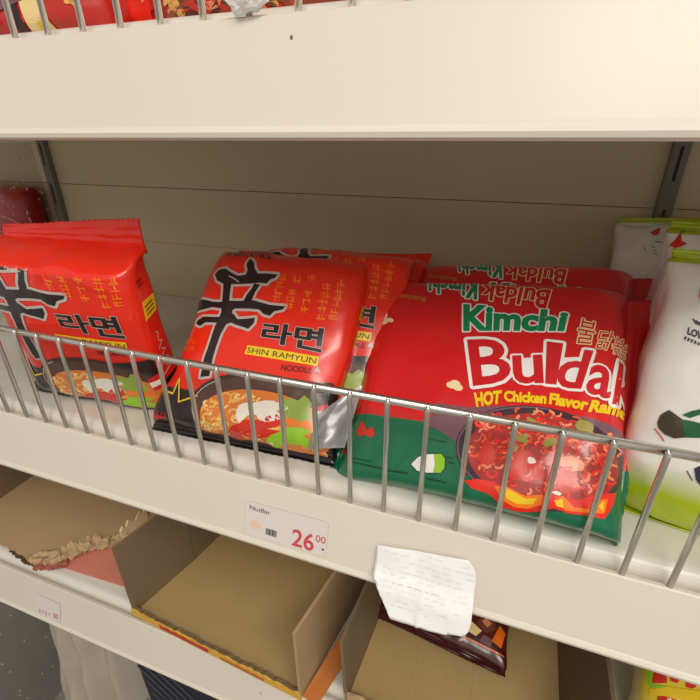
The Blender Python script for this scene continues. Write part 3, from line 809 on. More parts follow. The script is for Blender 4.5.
["S",6,"noodlepale",1.198896596701541,[-51,131,-33,146,-5,149,15,138]],
["S",6,"noodle",1.093937389680514,[160,212,180,209,189,197,182,184]],
["S",6,"noodle",1.0933687834055221,[-203,23,-240,10,-267,10,-267,23]],
["S",6,"broth",1.073656836960929,[-32,43,-63,35,-82,42,-81,58]],
["S",6,"noodle",1.1446599612750834,[83,199,72,187,52,183,35,189]],
["S",6,"noodlepale",1.42376824344438,[-305,99,-291,89,-297,75,-320,64]],
["S",6,"noodlepale",1.683465799250964,[-295,178,-315,184,-322,198,-309,211]],
["S",6,"noodle",1.341239243451922,[-265,68,-238,68,-227,56,-241,39]],
["S",6,"broth",1.2378915216044004,[-81,198,-61,211,-34,212,-17,200]],
["S",6,"noodle",1.1115164019453956,[125,107,146,117,170,116,181,104]],
["S",6,"noodlepale",1.0302207362589144,[1,323,25,318,35,303,24,287]],
["S",6,"noodle",1.5968474779658879,[34,100,16,98,4,104,5,115]],
["S",6,"noodle",1.4519183053942828,[-282,-45,-294,-31,-286,-15,-262,-6]],
["S",6,"noodle",1.2609560965769195,[286,128,264,128,251,138,253,153]],
["S",6,"noodle",1.6242718620772307,[7,14,33,18,42,11,14,-4]],
["S",6,"noodle",1.5362674171693889,[-1,292,0,306,15,316,37,317]],
["S",6,"broth",1.2023670603725605,[-252,146,-233,139,-229,126,-243,113]],
["S",6,"noodle",1.0141937006711161,[97,65,118,74,139,73,146,62]],
["S",6,"noodle",1.2769115239553581,[-76,261,-91,250,-112,250,-127,259]],
["S",6,"noodle",1.6261381750457078,[-296,-26,-275,-29,-267,-42,-276,-55]],
["S",6,"broth",1.672652072596784,[103,202,102,215,116,226,137,228]],
["S",6,"noodlepale",1.5339170833264055,[-159,110,-139,113,-125,107,-125,95]],
["S",6,"broth",1.5128397593910041,[172,145,194,151,215,146,222,132]],
["S",6,"noodle",1.1344565561027546,[-178,95,-167,83,-178,66,-205,56]],
["S",6,"broth",1.2536750359147932,[-32,-40,-48,-50,-69,-51,-83,-42]],
["S",6,"broth",1.6636989412714136,[-217,187,-232,182,-248,185,-254,194]],
["S",6,"noodlepale",1.5084938276344788,[146,39,157,31,146,16,114,4]],
["S",6,"noodlepale",1.5298860633364013,[272,108,266,95,248,86,229,87]],
["S",6,"broth",1.1194802274946096,[-71,-6,-66,-19,-77,-32,-100,-38]],
["S",6,"noodlepale",1.0764553954573064,[-36,109,-62,108,-77,121,-72,138]],
["S",6,"noodlepale",1.0660183933133172,[-42,-13,-58,-25,-81,-27,-97,-18]],
["S",6,"noodle",1.2166771295714198,[165,151,177,142,173,129,157,120]],
["S",6,"noodle",1.028484873033779,[147,243,131,232,109,230,93,239]],
["S",6,"noodlepale",1.4312414885659628,[30,104,9,98,-10,102,-16,114]],
["S",6,"noodle",1.4129884884642647,[-12,-71,-1,-83,-8,-98,-29,-106]],
["S",6,"broth",1.061556670008736,[-261,149,-282,143,-302,148,-309,161]],
["S",6,"noodle",1.5811407409876077,[-129,212,-129,229,-111,241,-85,242]],
["S",6,"noodle",1.4164493274663066,[-14,308,15,311,36,300,37,281]],
["S",6,"noodlepale",1.359325232765108,[271,185,279,173,272,160,253,153]],
["S",6,"noodle",1.4305639774352759,[-300,90,-305,106,-289,123,-261,130]],
["S",6,"noodle",1.2142086576697149,[-77,126,-79,137,-68,147,-50,149]],
["S",6,"broth",1.100200201673445,[-86,51,-112,46,-128,52,-127,67]],
["S",6,"noodle",1.0472506586132597,[-141,97,-117,99,-101,91,-104,76]],
["S",6,"noodle",1.303450825956381,[-304,71,-282,77,-265,73,-264,61]],
["S",6,"broth",1.5892036529359927,[-130,35,-148,20,-181,10,-201,12]],
["S",6,"noodlepale",1.5946285943500351,[-22,-45,-20,-33,-5,-24,13,-24]],
["S",6,"noodlepale",1.6599734696696595,[-248,147,-243,135,-255,124,-275,120]],
["S",6,"noodle",1.101199567491025,[315,145,309,128,286,118,262,120]],
["S",6,"broth",1.0066484589302507,[200,70,179,66,165,72,165,85]],
["P",7,"eggwhite",[47,175,20,141,-10,112,-31,119,-50,145,-57,180,-50,224,-17,244,15,254,35,247,58,214]],
["P",7,"eggwhite",[220,278,226,255,197,214,121,184,56,171,-1,156,10,186,29,225,70,264,146,292,216,299]],
["P",7,"eggwhite",[284,207,284,184,235,163,180,144,122,157,104,181,82,207,110,226,171,240,225,251,256,228]],
["P",7,"eggwhite",[328,260,305,247,276,241,231,238,184,239,173,255,175,275,191,284,232,292,271,290,310,276]],
["P",7,"chili",[43,53,28,30,-20,14,-76,7,-106,13,-114,37,-84,68,-59,87,-21,104,24,101,52,82]],
["P",7,"chili",[189,112,184,97,117,74,66,59,15,65,-31,81,-10,106,14,130,66,145,129,150,159,132]],
["P",7,"chili",[295,184,297,155,272,127,230,115,188,101,137,107,144,136,165,165,189,188,242,213,293,198]],
["P",7,"chili",[325,100,285,80,228,60,142,44,68,32,17,40,36,58,63,78,146,99,225,106,298,110]],
["P",7,"leek",[419,286,401,258,372,248,325,248,290,255,267,279,268,304,283,327,326,337,364,331,411,312]],
["P",7,"leek",[466,277,465,227,431,215,401,216,365,225,346,263,357,308,387,340,413,374,454,351,474,323]],
["P",7,"leek",[434,244,433,221,405,194,360,187,311,195,280,202,282,228,303,251,341,272,388,270,423,268]],
["P",7,"leek",[498,246,485,214,472,192,445,191,417,184,404,214,396,244,405,266,426,284,456,285,473,274]],
["P",8,"lime",[530,139,499,124,463,109,404,101,338,102,286,107,313,125,328,132,398,152,471,153,512,149]],
["P",8,"lime",[437,120,407,100,357,73,289,45,219,29,190,27,200,44,221,67,279,95,349,122,387,121]],
["P",8,"lime",[527,79,501,61,466,51,386,41,323,40,313,52,308,65,325,73,398,91,467,93,501,88]],
["P",8,"lime",[352,64,334,45,296,19,228,-4,190,-19,164,-30,157,-16,177,6,242,35,287,53,324,68]],
["P",8,"lime",[523,45,512,43,474,40,440,53,418,75,395,99,412,103,431,120,471,106,510,90,517,63]],
["P",8,"carrot",[426,175,419,164,393,159,365,159,330,166,323,179,313,195,336,201,368,206,404,199,415,188]],
["P",8,"carrot",[522,173,505,163,489,150,462,155,430,164,417,176,429,193,439,202,465,205,494,201,517,188]],
["P",8,"carrot",[563,160,559,146,545,129,528,123,507,129,496,140,497,154,501,169,516,178,534,183,549,170]],
["P",6,"carrot",[31,-23,24,-28,13,-35,-2,-38,-17,-34,-30,-28,-25,-20,-17,-12,-2,-12,16,-11,28,-15]],
["P",6,"noodle",[273,-41,265,-47,257,-52,241,-51,229,-49,222,-43,219,-38,226,-33,241,-29,257,-28,269,-33]],
["P",6,"noodle",[204,-34,203,-41,190,-45,174,-47,161,-42,150,-38,156,-30,160,-23,174,-21,191,-22,200,-26]],
["P",6,"carrot",[339,-31,342,-38,327,-43,312,-44,299,-40,288,-34,291,-27,300,-20,312,-16,326,-20,343,-23]],
["P",6,"noodle",[402,-24,400,-29,386,-38,370,-36,357,-35,349,-29,350,-23,356,-18,371,-14,387,-13,399,-18]],
["P",6,"noodle",[199,-29,194,-37,182,-41,166,-43,149,-39,146,-33,140,-29,149,-20,165,-17,181,-20,195,-22]],
["P",6,"broth",[184,-15,176,-21,163,-29,147,-27,133,-26,129,-19,121,-13,136,-8,147,-1,162,-5,179,-9]],
["P",6,"broth",[236,-47,230,-56,216,-58,200,-60,188,-57,180,-52,177,-46,187,-40,200,-36,213,-37,225,-42]],
["P",6,"noodle",[18,-58,13,-63,-2,-68,-17,-72,-33,-67,-42,-62,-36,-54,-30,-50,-18,-44,0,-46,10,-51]],
["P",6,"carrot",[77,-54,73,-60,60,-66,45,-68,26,-65,16,-58,24,-50,27,-44,44,-43,59,-43,69,-47]],
["P",6,"carrot",[-48,-5,-48,-11,-61,-16,-78,-18,-89,-13,-106,-9,-85,2,-74,4,-48,9,-30,9,-33,3]],
["P",6,"broth",[86,-56,79,-64,67,-68,54,-70,35,-68,28,-61,28,-53,39,-47,52,-46,67,-44,81,-50]],
["P",6,"carrot",[-12,-40,-14,-49,-24,-53,-41,-52,-58,-50,-65,-45,-68,-37,-53,-31,-41,-27,-22,-28,-12,-33]],
["P",6,"carrot",[-63,-53,-61,-57,-76,-63,-94,-65,-111,-63,-114,-55,-119,-50,-107,-40,-94,-38,-80,-40,-61,-44]],
["P",6,"carrot",[372,-31,366,-39,355,-42,341,-45,328,-40,320,-35,320,-27,324,-22,339,-18,353,-20,365,-25]],
["P",6,"carrot",[474,-19,467,-27,455,-32,439,-34,423,-30,415,-25,420,-16,426,-13,440,-9,455,-8,465,-14]],
["P",6,"carrot",[238,-19,234,-24,225,-29,209,-29,197,-28,185,-22,182,-17,195,-10,208,-6,225,-7,235,-11]],
["P",6,"noodle",[256,-68,253,-75,240,-79,224,-81,213,-76,198,-72,204,-63,211,-57,224,-56,241,-55,251,-61]],
["P",6,"broth",[493,-12,482,-21,473,-23,459,-26,446,-23,437,-18,434,-10,447,-3,460,-2,476,-3,482,-8]],
["P",6,"broth",[254,-4,256,-9,242,-16,227,-16,208,-13,199,-8,199,-2,235,7,253,12,266,11,269,4]],
["P",6,"carrot",[-15,-56,-20,-65,-34,-68,-50,-72,-66,-67,-71,-61,-72,-53,-65,-47,-51,-46,-36,-47,-21,-51]],
["P",6,"broth",[-7,-5,-13,-12,-28,-16,-43,-18,-56,-15,-69,-10,-66,-3,-35,5,-17,8,0,7,-8,1]],
["P",6,"carrot",[410,-10,405,-18,392,-21,378,-24,360,-20,352,-14,356,-6,371,1,389,3,401,3,407,-2]],
["P",6,"noodle",[34,-49,37,-56,19,-58,6,-61,-13,-59,-14,-51,-21,-46,-9,-39,4,-35,20,-36,34,-41]],
["P",6,"carrot",[98,-57,100,-62,83,-67,68,-69,53,-68,44,-61,45,-54,54,-47,68,-44,84,-44,96,-50]],
["P",6,"noodle",[339,-17,333,-24,322,-30,305,-31,291,-29,278,-23,281,-15,291,-9,305,-4,322,-6,333,-11]],
["P",6,"maroon",[581,86,570,78,562,73,549,72,534,74,532,81,530,87,539,95,551,98,566,98,577,92]],
["P",6,"noodle",[507,40,500,32,491,29,474,25,461,29,463,38,465,47,471,53,485,53,501,55,510,49]],
["P",6,"noodle",[525,-2,525,-8,513,-15,500,-18,485,-15,480,-6,486,3,502,8,519,13,534,13,542,7]],
["P",6,"noodle",[573,36,562,26,551,23,538,20,525,23,520,31,521,38,533,48,547,48,558,46,571,43]],
["P",6,"noodle",[613,-6,608,-17,598,-23,581,-21,567,-19,556,-13,562,-3,578,5,592,5,607,8,605,-1]],
["P",6,"noodle",[518,1,506,-5,499,-15,484,-15,466,-10,462,-3,481,8,490,12,505,16,516,14,524,9]],
["P",6,"broth",[510,26,510,22,492,16,478,13,462,16,459,22,467,32,479,40,491,43,505,40,513,35]],
["P",6,"noodle",[631,16,623,8,612,5,596,3,589,6,583,13,589,22,599,28,610,32,621,29,628,24]],
["P",6,"noodle",[595,69,589,62,582,54,568,55,553,57,553,65,551,73,558,79,571,82,584,82,595,76]],
["P",6,"maroon",[617,68,614,59,603,56,590,53,579,58,575,65,575,74,581,78,595,80,608,81,616,76]],
["P",6,"broth",[520,12,502,3,486,-4,471,-5,460,-1,463,7,472,16,481,21,499,28,513,24,520,20]],
["P",6,"broth",[519,-8,519,-12,507,-18,492,-19,477,-18,468,-12,475,-4,489,3,506,6,521,7,524,2]],
["P",6,"red",[514,312,576,347,595,310,587,224,537,202]],
["P",7,"eggwhite",[520,282,580,295,581,254,530,236]],
["D",3,"ash",0.9,[-100,300,-220,340,-160,360]],
["D",3,"ash",0.9,[-104,375,-210,415,-160,435]],
["D",3,"ash",0.9,[-132,450,-200,490,-160,510]],
["D",3,"ash",0.9,[-136,525,-190,565,-160,585]],
["D",3,"ash",0.9,[-164,600,-180,640,-160,660]],
["E",2,"yellow",[-100,780,-240,800,-260,920,-120,920]],
["E",2,"yellow",[-100,1000,-200,1000,-220,1100,-120,1110]],
["D",4,"ink",0.8,[-130,820,-220,830]],
["D",4,"ink",0.8,[-130,850,-220,860]],
["D",4,"ink",0.8,[-130,880,-220,890]],
["D",4,"ink",0.8,[-130,1030,-190,1040]],
["D",4,"ink",0.8,[-130,1060,-190,1070]]]
KIM = [
["T",2,"white","Kimchi",0.11,[-133,1058,457,1112,472,1253,-168,1261],0.045],
["T",3,"green","Kimchi",0.045,[-133,1058,457,1112,472,1253,-168,1261],0.045],
["T",3,"white","B",0.15,[-10,671,192,731,144,1003,-94,976],0.02],
["T",4,"bred","B",0.02,[-10,671,192,731,144,1003,-94,976],0.02],
["T",3,"white","u",0.15,[223,718,374,741,349,918,194,890],0.02],
["T",4,"bred","u",0.02,[223,718,374,741,349,918,194,890],0.02],
["T",3,"white","l",0.15,[398,745,441,748,451,1011,387,1013],0.02],
["T",4,"bred","l",0.02,[398,745,441,748,451,1011,387,1013],0.02],
["T",3,"white","d",0.15,[450,730,576,741,624,990,468,980],0.02],
["T",4,"bred","d",0.02,[450,730,576,741,624,990,468,980],0.02],
["T",3,"white","a",0.15,[605,721,723,717,745,912,631,905],0.02],
["T",4,"bred","a",0.02,[605,721,723,717,745,912,631,905],0.02],
["T",3,"white","k",0.15,[747,703,879,740,902,1002,777,981],0.02],
["T",4,"bred","k",0.02,[747,703,879,740,902,1002,777,981],0.02],
["P",2,"white",[-28,953,136,976,176,741,9,709]],
["P",2,"white",[231,884,340,909,364,760,255,735]],
["P",2,"white",[475,923,605,948,582,758,474,747]],
["P",2,"white",[630,871,728,890,720,738,617,728]],
["T",2,"yellow","HOT",0.05,[25,536,152,576,151,655,-1,615]],
["T",2,"yellow","Chicken",0.05,[180,594,402,613,401,676,169,655]],
["T",2,"yellow","Flavor",0.05,[423,616,610,611,622,677,424,680]],
["T",2,"yellow","Ramen",0.05,[626,606,867,659,883,741,643,676]],
["T",2,"cream","\ubd88",0.09,[532,1033,624,1040,646,1203,549,1221],0.0],
["T",3,"bred","\ubd88",0.0,[532,1033,624,1040,646,1203,549,1221],0.0],
["T",2,"cream","\ub2ed",0.09,[642,1020,715,1029,746,1169,665,1155],0.0],
["T",3,"bred","\ub2ed",0.0,[642,1020,715,1029,746,1169,665,1155],0.0],
["T",2,"cream","\ubcf6",0.09,[717,1012,776,1029,803,1159,750,1146],0.0],
["T",3,"bred","\ubcf6",0.0,[717,1012,776,1029,803,1159,750,1146],0.0],
["T",2,"cream","\uc74c",0.09,[773,1006,829,1034,861,1179,804,1134],0.0],
["T",3,"bred","\uc74c",0.0,[773,1006,829,1034,861,1179,804,1134],0.0],
["T",2,"cream","\uba74",0.09,[820,1003,874,1024,893,1124,861,1150],0.0],
["T",3,"bred","\uba74",0.0,[820,1003,874,1024,893,1124,861,1150],0.0],
["P",2,"cream",[-117,646,-121,635,-133,628,-149,627,-165,631,-177,640,-182,652,-177,663,-165,670,-149,672,-132,667,-121,658]],
["P",2,"cream",[-75,638,-79,627,-91,620,-107,618,-123,622,-135,632,-139,643,-135,654,-123,661,-107,663,-91,659,-79,649]],
["P",2,"cream",[-95,660,-99,649,-111,642,-127,640,-143,644,-155,654,-159,666,-155,677,-143,684,-127,686,-110,681,-99,672]],
["P",2,"cream",[-701,1107,-707,1091,-726,1086,-758,1097,-801,1131,-873,1216,-881,1237,-876,1255,-820,1215,-768,1177,-733,1153,-710,1129]],
["P",2,"cream",[-718,1164,-720,1150,-731,1144,-747,1148,-767,1163,-784,1186,-794,1209,-790,1221,-775,1221,-755,1213,-737,1199,-724,1181]],
["P",2,"cream",[-656,1109,-659,1101,-669,1097,-685,1100,-701,1108,-715,1120,-720,1131,-717,1139,-705,1141,-688,1137,-672,1130,-661,1120]],
["T",2,"gold","Samyang",0.04,[-710,1324,-453,1280,-461,1343,-713,1374]],
["T",2,"white","Kimchi",0.09,[-139,1558,-510,1595,-454,1392,-102,1327],0.04],
["T",3,"green","Kimchi",0.04,[-139,1558,-510,1595,-454,1392,-102,1327],0.04],
["T",2,"cream","Buldak",0.1,[361,1439,-77,1476,-64,1329,343,1277],0.03],
["T",3,"bred","Buldak",0.03,[361,1439,-77,1476,-64,1329,343,1277],0.03],
["P",1,"mauve",[-218,522,-39,518,236,573,822,566,834,346,249,189,63,168,-54,294,-167,345,-243,369]],
["P",2,"pan",[847,350,822,281,794,227,761,180,721,139,675,105,624,77,568,56,508,41,443,31,376,28,308,30,242,38,178,52,119,73,66,100,20,133,-16,171,-43,213,-58,259,-62,306,-54,353,-33,399,-1,443,42,483,94,518,154,546,220,568,290,582,361,588,432,587,501,579,566,563,625,543,679,521,728,498,769,473,803,447,831,423,849,396]],
["S",3,"panrim",0.8,[221,51,194,57,167,65,141,75,116,85,92,97,70,110,50,124,31,139,14,155,-2,172,-15,190,-26,208,-35,227,-42,247,-47,267,-49,288,-49,308,-46,329,-41,350,-33,370,-24,390,-11,410,3,429,19,447,38,464,59,481,81,496,105,510,131,524,157,535,186,546,215,555,245,562,275,569,306,573,337,576,369,578,400,578,431,577]],
["P",3,"panin",[798,306,786,263,765,221,737,182,702,147,661,117,616,92,566,74,511,60,454,52,395,48,335,50,276,58,219,71,167,90,120,114,80,143,48,177,25,214,12,254,9,295,17,336,35,377,63,415,101,450,147,480,200,506,258,525,319,538,382,544,444,543,505,536,563,523,616,505,664,485,706,463,742,439,771,411,790,381,800,346]],
["P",4,"flamered",[16,93,86,118,180,122,292,78,478,118,603,117,710,176,791,214,778,157,733,62,664,56,569,47,498,55,416,24,314,9,237,13,156,57,59,67]],
["P",5,"flame",[183,100,259,108,351,84,436,109,434,59,371,31,297,24,227,44]],
["P",6,"yellow",[237,99,291,92,352,72,409,86,391,54,311,40,252,56]],
["P",5,"flame",[487,91,534,123,593,80,688,90,712,147,747,167,731,89,663,69,554,57]],
["P",6,"yellow",[497,91,532,108,542,68,508,68]],
["P",6,"yellow",[703,116,729,150,724,97]],
["S",7,"flamered",1.1074861755453795,[324,244,325,229,313,215,292,209]],
["S",7,"flamered",1.6355094673707335,[468,484,459,471,443,464,427,467]],
["S",7,"chili",1.302049853195775,[466,356,480,355,488,347,486,335]],
["S",7,"chili",1.1078075923535788,[621,429,630,422,629,411,620,401]],
["S",7,"flamered",1.349656658200053,[186,405,169,413,164,429,174,445]],
["S",7,"ramenpale",1.6793581022596302,[560,321,577,316,583,303,577,288]],
["S",7,"ramen",1.0917513196948092,[420,240,406,227,387,222,370,228]],
["S",7,"ramen",0.9703080765614259,[642,412,659,412,668,403,665,388]],
["S",7,"bred",1.6948860800387426,[569,147,576,161,593,169,610,169]],
["S",7,"flamered",1.5869953377045556,[461,401,452,394,440,392,430,396]],
["S",7,"ramenpale",0.8096788556257668,[416,494,400,486,383,487,373,498]],
["S",7,"ramenpale",1.6403394971694665,[648,251,649,235,636,220,616,212]],
["S",7,"bred",1.2563780374576203,[465,280,455,286,454,296,462,306]],
["S",7,"flamered",0.8183176462037586,[623,212,634,219,647,220,655,215]],
["S",7,"ramen",0.9097822339461189,[432,353,431,368,442,382,461,388]],
["S",7,"bred",1.3105224890397564,[457,218,449,222,449,230,455,238]],
["S",7,"flamered",1.2843180722331542,[705,207,694,198,680,194,670,198]],
["S",7,"flamered",1.2112772505108844,[259,140,250,133,238,131,229,135]],
["S",7,"chili",1.2338530890031636,[349,174,339,171,331,174,327,180]],
["S",7,"ramen",1.3610304862010913,[509,495,507,482,494,471,478,468]],
["S",7,"ramen",0.8352139241314521,[540,175,528,179,524,190,530,201]],
["S",7,"ramen",1.2264724580657766,[669,342,674,335,670,325,660,317]],
["S",7,"flamered",1.2575786505968338,[758,419,739,410,724,412,719,424]],
["S",7,"bred",1.6810564083306123,[511,275,511,287,521,298,536,302]],
["S",7,"ramen",1.4554371214651904,[357,277,364,268,360,258,349,250]],
["S",7,"flamered",1.1500097268363914,[106,349,115,345,118,338,114,330]],
["S",7,"bred",1.3366517232117556,[227,314,237,311,240,304,236,296]],
["S",7,"ramenpale",1.2136100607403417,[780,451,795,446,793,429,777,409]],
["S",7,"chili",1.2665067541782034,[425,551,408,537,386,534,369,542]],
["S",7,"flamered",1.6209232794462574,[664,260,670,275,687,288,707,292]],
["S",7,"ramenpale",1.4234963668462126,[726,241,717,224,697,212,677,211]],
["S",7,"bred",1.3024653675922582,[309,244,312,235,306,225,293,219]],
["S",7,"chili",1.107102347062105,[673,160,655,153,638,155,630,166]],
["S",7,"bred",1.4396826712882718,[512,349,516,358,526,364,537,364]],
["S",7,"flamered",1.338281566175608,[630,462,642,457,645,445,637,433]],
["S",7,"ramenpale",1.3542072826092366,[361,476,347,464,327,460,311,467]],
["S",7,"flamered",1.586874814272408,[530,146,548,147,561,138,560,124]],
["S",7,"ramen",1.4552096011000364,[65,417,49,418,38,427,39,440]],
["S",7,"bred",1.5014356950547376,[629,209,639,216,651,218,659,214]],
["S",7,"ramen",1.144642921042935,[71,249,62,238,46,234,31,237]],
["S",7,"ramenpale",1.4050032694788253,[486,342,472,345,464,355,468,368]],
["S",7,"chili",1.199122789508811,[511,222,516,214,512,204,501,197]],
["S",7,"ramen",0.8532436517967505,[539,300,543,289,537,276,522,268]],
["S",7,"chili",1.5221894761659058,[637,453,622,442,604,440,592,448]],
["S",7,"flamered",0.9058634940949966,[143,337,156,347,174,350,188,343]],
["S",7,"chili",0.8052835810901348,[366,102,350,106,343,116,348,130]],
["S",7,"ramenpale",1.5705470082350819,[568,279,558,271,545,268,535,273]],
["S",7,"ramenpale",0.9684963078922355,[331,463,341,471,354,474,365,469]],
["S",7,"ramenpale",1.472263568503596,[103,440,102,432,93,425,82,423]],
["S",7,"ramenpale",0.9903201262992409,[487,563,486,553,477,544,465,542]],
["S",7,"flamered",1.4679890515017775,[781,266,764,249,743,242,728,247]],
["S",7,"ramen",1.6570744527290866,[445,271,461,282,480,284,493,275]],
["S",7,"ramen",0.9085869751420343,[152,229,132,225,115,230,109,243]],
["S",7,"ramenpale",0.9344358753595179,[299,202,293,186,276,175,255,174]],
["S",7,"bred",0.8311745243195944,[270,356,283,355,291,347,290,337]],
["S",7,"ramen",1.1977522662399283,[333,487,323,493,322,503,328,512]],
["S",7,"ramenpale",1.2867306890179453,[215,214,209,203,195,196,180,197]],
["S",7,"ramenpale",1.1632329920898319,[583,178,594,186,607,187,616,182]],
["S",7,"flamered",1.3645075568160685,[595,179,605,185,615,185,622,180]],
["S",7,"flamered",1.2372052534505942,[345,241,350,232,345,221,332,213]],
["S",7,"flamered",1.5418691296436076,[352,496,369,508,391,510,407,500]],
["S",7,"chili",1.4855777755454636,[429,290,440,300,456,303,468,297]],
["S",7,"flamered",1.1901923580347327,[700,383,701,370,691,356,674,348]],
["S",7,"ramenpale",0.8151135848357193,[732,311,734,304,729,296,719,290]],
["S",7,"flamered",0.8583336631710743,[356,264,363,255,360,243,348,235]],
["S",7,"ramenpale",1.6205274169121067,[431,567,446,559,450,545,440,530]],
["S",7,"flamered",0.8036425153453653,[435,480,413,476,395,485,391,502]],
["S",7,"chili",0.941440105600815,[204,256,195,249,183,248,174,252]],
["S",7,"bred",0.8023961850788682,[255,263,251,274,258,286,272,293]],
["S",7,"bred",1.1740865741664,[367,154,360,160,360,168,368,176]],
["S",7,"flamered",1.1296986117897982,[97,187,100,200,114,211,133,213]],
["S",7,"ramen",0.9849105434677587,[118,409,105,405,93,409,88,417]],
["S",7,"flamered",1.184187484319032,[91,431,84,423,74,420,63,422]],
["S",7,"ramenpale",1.4711969557837685,[27,253,17,263,19,276,33,286]],
["S",7,"flamered",0.9590516098439057,[353,420,335,412,317,414,306,426]],
["S",7,"flamered",1.346976202351722,[460,486,465,478,461,468,451,462]],
["S",7,"bred",1.6020807231654133,[140,484,140,496,150,507,165,510]],
["S",7,"chili",1.542429853089891,[634,463,617,466,610,479,617,496]],
["S",7,"ramenpale",1.011592082942428,[345,550,365,559,387,557,399,543]],
["S",7,"ramenpale",1.3715866329822133,[594,509,593,517,599,524,609,528]],
["S",7,"ramenpale",1.6307532567604348,[211,286,226,291,239,288,245,279]],
["S",7,"ramenpale",1.462052692462147,[476,168,485,181,501,188,517,186]],
["S",7,"chili",0.9642519604583841,[395,259,403,271,418,278,434,276]],
["S",7,"flamered",1.3201326192506548,[112,482,128,490,146,488,156,478]],
["S",7,"ramen",1.5166494932914119,[142,214,154,218,165,216,170,209]],
["S",7,"ramenpale",1.1943458121445998,[625,341,636,339,640,331,636,321]],
["S",7,"chili",1.1411896681459464,[696,235,690,223,678,215,664,214]],
["S",7,"chili",1.4050355703385686,[152,506,164,505,171,497,169,487]],
["S",7,"ramenpale",1.1733864367379105,[499,245,490,239,479,238,471,242]],
["S",7,"ramen",1.6972057637371207,[678,350,682,366,698,380,718,386]],
["S",7,"ramen",1.171259078230848,[704,417,711,430,725,440,741,443]],
["S",7,"flamered",1.212053277392192,[583,377,574,380,571,388,575,397]],
["S",7,"ramen",1.394231237540689,[524,187,513,190,508,198,513,209]],
["S",7,"ramen",1.5727293389650185,[140,451,120,453,107,464,108,481]],
["S",7,"ramenpale",1.4870285383339752,[138,238,120,228,98,228,84,238]],
["S",7,"ramen",1.499814330091492,[646,473,642,464,631,457,620,456]],
["S",7,"ramen",0.8653533416139749,[408,368,409,384,422,397,441,403]],
["S",7,"ramen",1.1774706000275497,[96,250,92,241,81,234,68,233]],
["S",7,"bred",0.8586494146084226,[566,264,553,263,544,270,544,280]],
["S",7,"ramen",0.8384944109482069,[508,220,501,208,485,200,469,201]],
["S",7,"ramen",1.1834407808238412,[609,285,594,281,582,286,579,296]],
["S",7,"chili",1.1356504639225045,[88,315,96,322,107,325,116,322]],
["S",7,"bred",1.5190335068942113,[572,166,580,172,590,173,597,169]],
["S",7,"chili",1.3775581512170303,[463,233,457,240,459,249,468,257]],
["S",7,"ramen",1.687212214681567,[504,449,517,452,527,447,530,437]],
["S",7,"chili",1.641198622628916,[645,179,653,195,671,206,691,208]],
["S",7,"bred",0.8866577537871888,[67,427,84,431,98,426,103,415]],
["S",7,"ramenpale",1.6578434720218418,[734,415,719,411,708,416,708,427]],
["S",7,"chili",1.3186645296337793,[341,304,354,306,365,301,367,291]],
["S",7,"ramen",1.362652482288212,[270,308,268,317,275,325,287,329]],
["S",7,"ramen",0.8567123288456416,[317,504,317,493,307,483,293,480]],
["S",7,"ramenpale",1.3612324583497908,[541,510,524,499,503,498,489,508]],
["S",7,"ramen",1.598140906537688,[625,319,627,310,621,301,610,295]],
["S",7,"bred",1.0818541397652388,[493,333,507,339,521,337,528,328]],
["S",7,"ramenpale",0.8729508972232094,[610,500,602,490,590,486,579,489]],
["S",7,"ramenpale",0.8747548048869218,[689,220,672,207,651,204,637,213]],
["S",7,"flamered",0.8162857561252443,[789,441,794,433,788,419,773,405]],
["S",7,"flamered",0.9117811966160636,[429,502,435,488,428,473,412,463]],
["S",7,"ramenpale",1.4430539256523036,[481,352,500,352,511,342,509,327]],
["S",7,"ramen",0.8749096438088788,[577,201,595,201,606,190,604,175]],
["S",7,"chili",0.9548710491613086,[490,143,480,134,467,132,456,136]],
["S",7,"ramen",1.360929428854917,[368,287,361,279,350,277,341,280]],
["S",7,"ramenpale",1.6545746784547197,[210,453,221,450,226,443,224,434]],
["S",7,"chili",1.2125467991921606,[663,476,676,484,689,484,697,477]],
["S",7,"ramen",1.4727721331774362,[454,449,454,436,443,425,427,421]],
["S",7,"ramenpale",1.6399927637889413,[541,413,556,422,573,423,585,415]],
["S",7,"flamered",0.9659595462006018,[173,295,167,278,148,266,125,265]],
["S",7,"ramen",1.209512729568445,[578,197,577,186,566,176,550,172]],
["S",7,"flamered",1.0030887709348235,[715,398,733,408,750,409,757,399]],
["S",7,"chili",1.1218901763967293,[350,480,348,468,337,459,323,456]],
["S",7,"flamered",0.9237859315687442,[478,318,468,320,464,327,467,336]],
["S",7,"bred",1.6723164679180842,[395,519,393,510,385,503,374,502]],
["S",7,"ramenpale",1.1592271650161774,[201,457,187,452,173,456,166,465]],
["S",7,"ramenpale",1.2127406311973647,[428,446,410,437,391,439,379,451]],
["S",7,"ramen",1.4883423665924091,[416,350,427,342,427,329,416,318]],
["S",7,"ramen",1.4019310446000608,[650,472,661,479,672,480,679,473]],
["S",7,"flamered",1.040494837867658,[487,335,486,346,494,357,508,363]],
["S",7,"flamered",0.928573215901828,[471,206,462,211,461,219,468,228]],
["S",7,"bred",1.595826024946633,[78,249,85,242,83,232,73,225]],
["S",7,"ramenpale",0.8479793952321932,[388,395,387,404,394,412,406,416]],
["S",7,"flamered",1.5498393123228493,[67,408,45,412,33,427,37,445]],
["S",7,"chili",1.0039541292280554,[599,223,581,219,566,224,561,237]],
["S",7,"chili",1.6183139770460473,[505,370,500,356,484,346,466,345]],
["S",7,"chili",1.3342606786303934,[557,400,539,398,526,406,524,419]],
["S",7,"chili",1.619653095318664,[623,277,628,264,621,250,605,241]],
["S",7,"ramen",1.1827592552391684,[551,555,572,556,586,546,587,529]],
["S",7,"ramenpale",1.0139808809053399,[144,429,131,418,113,416,98,422]],
["S",7,"chili",1.2504685604793968,[197,258,207,248,205,234,191,223]],
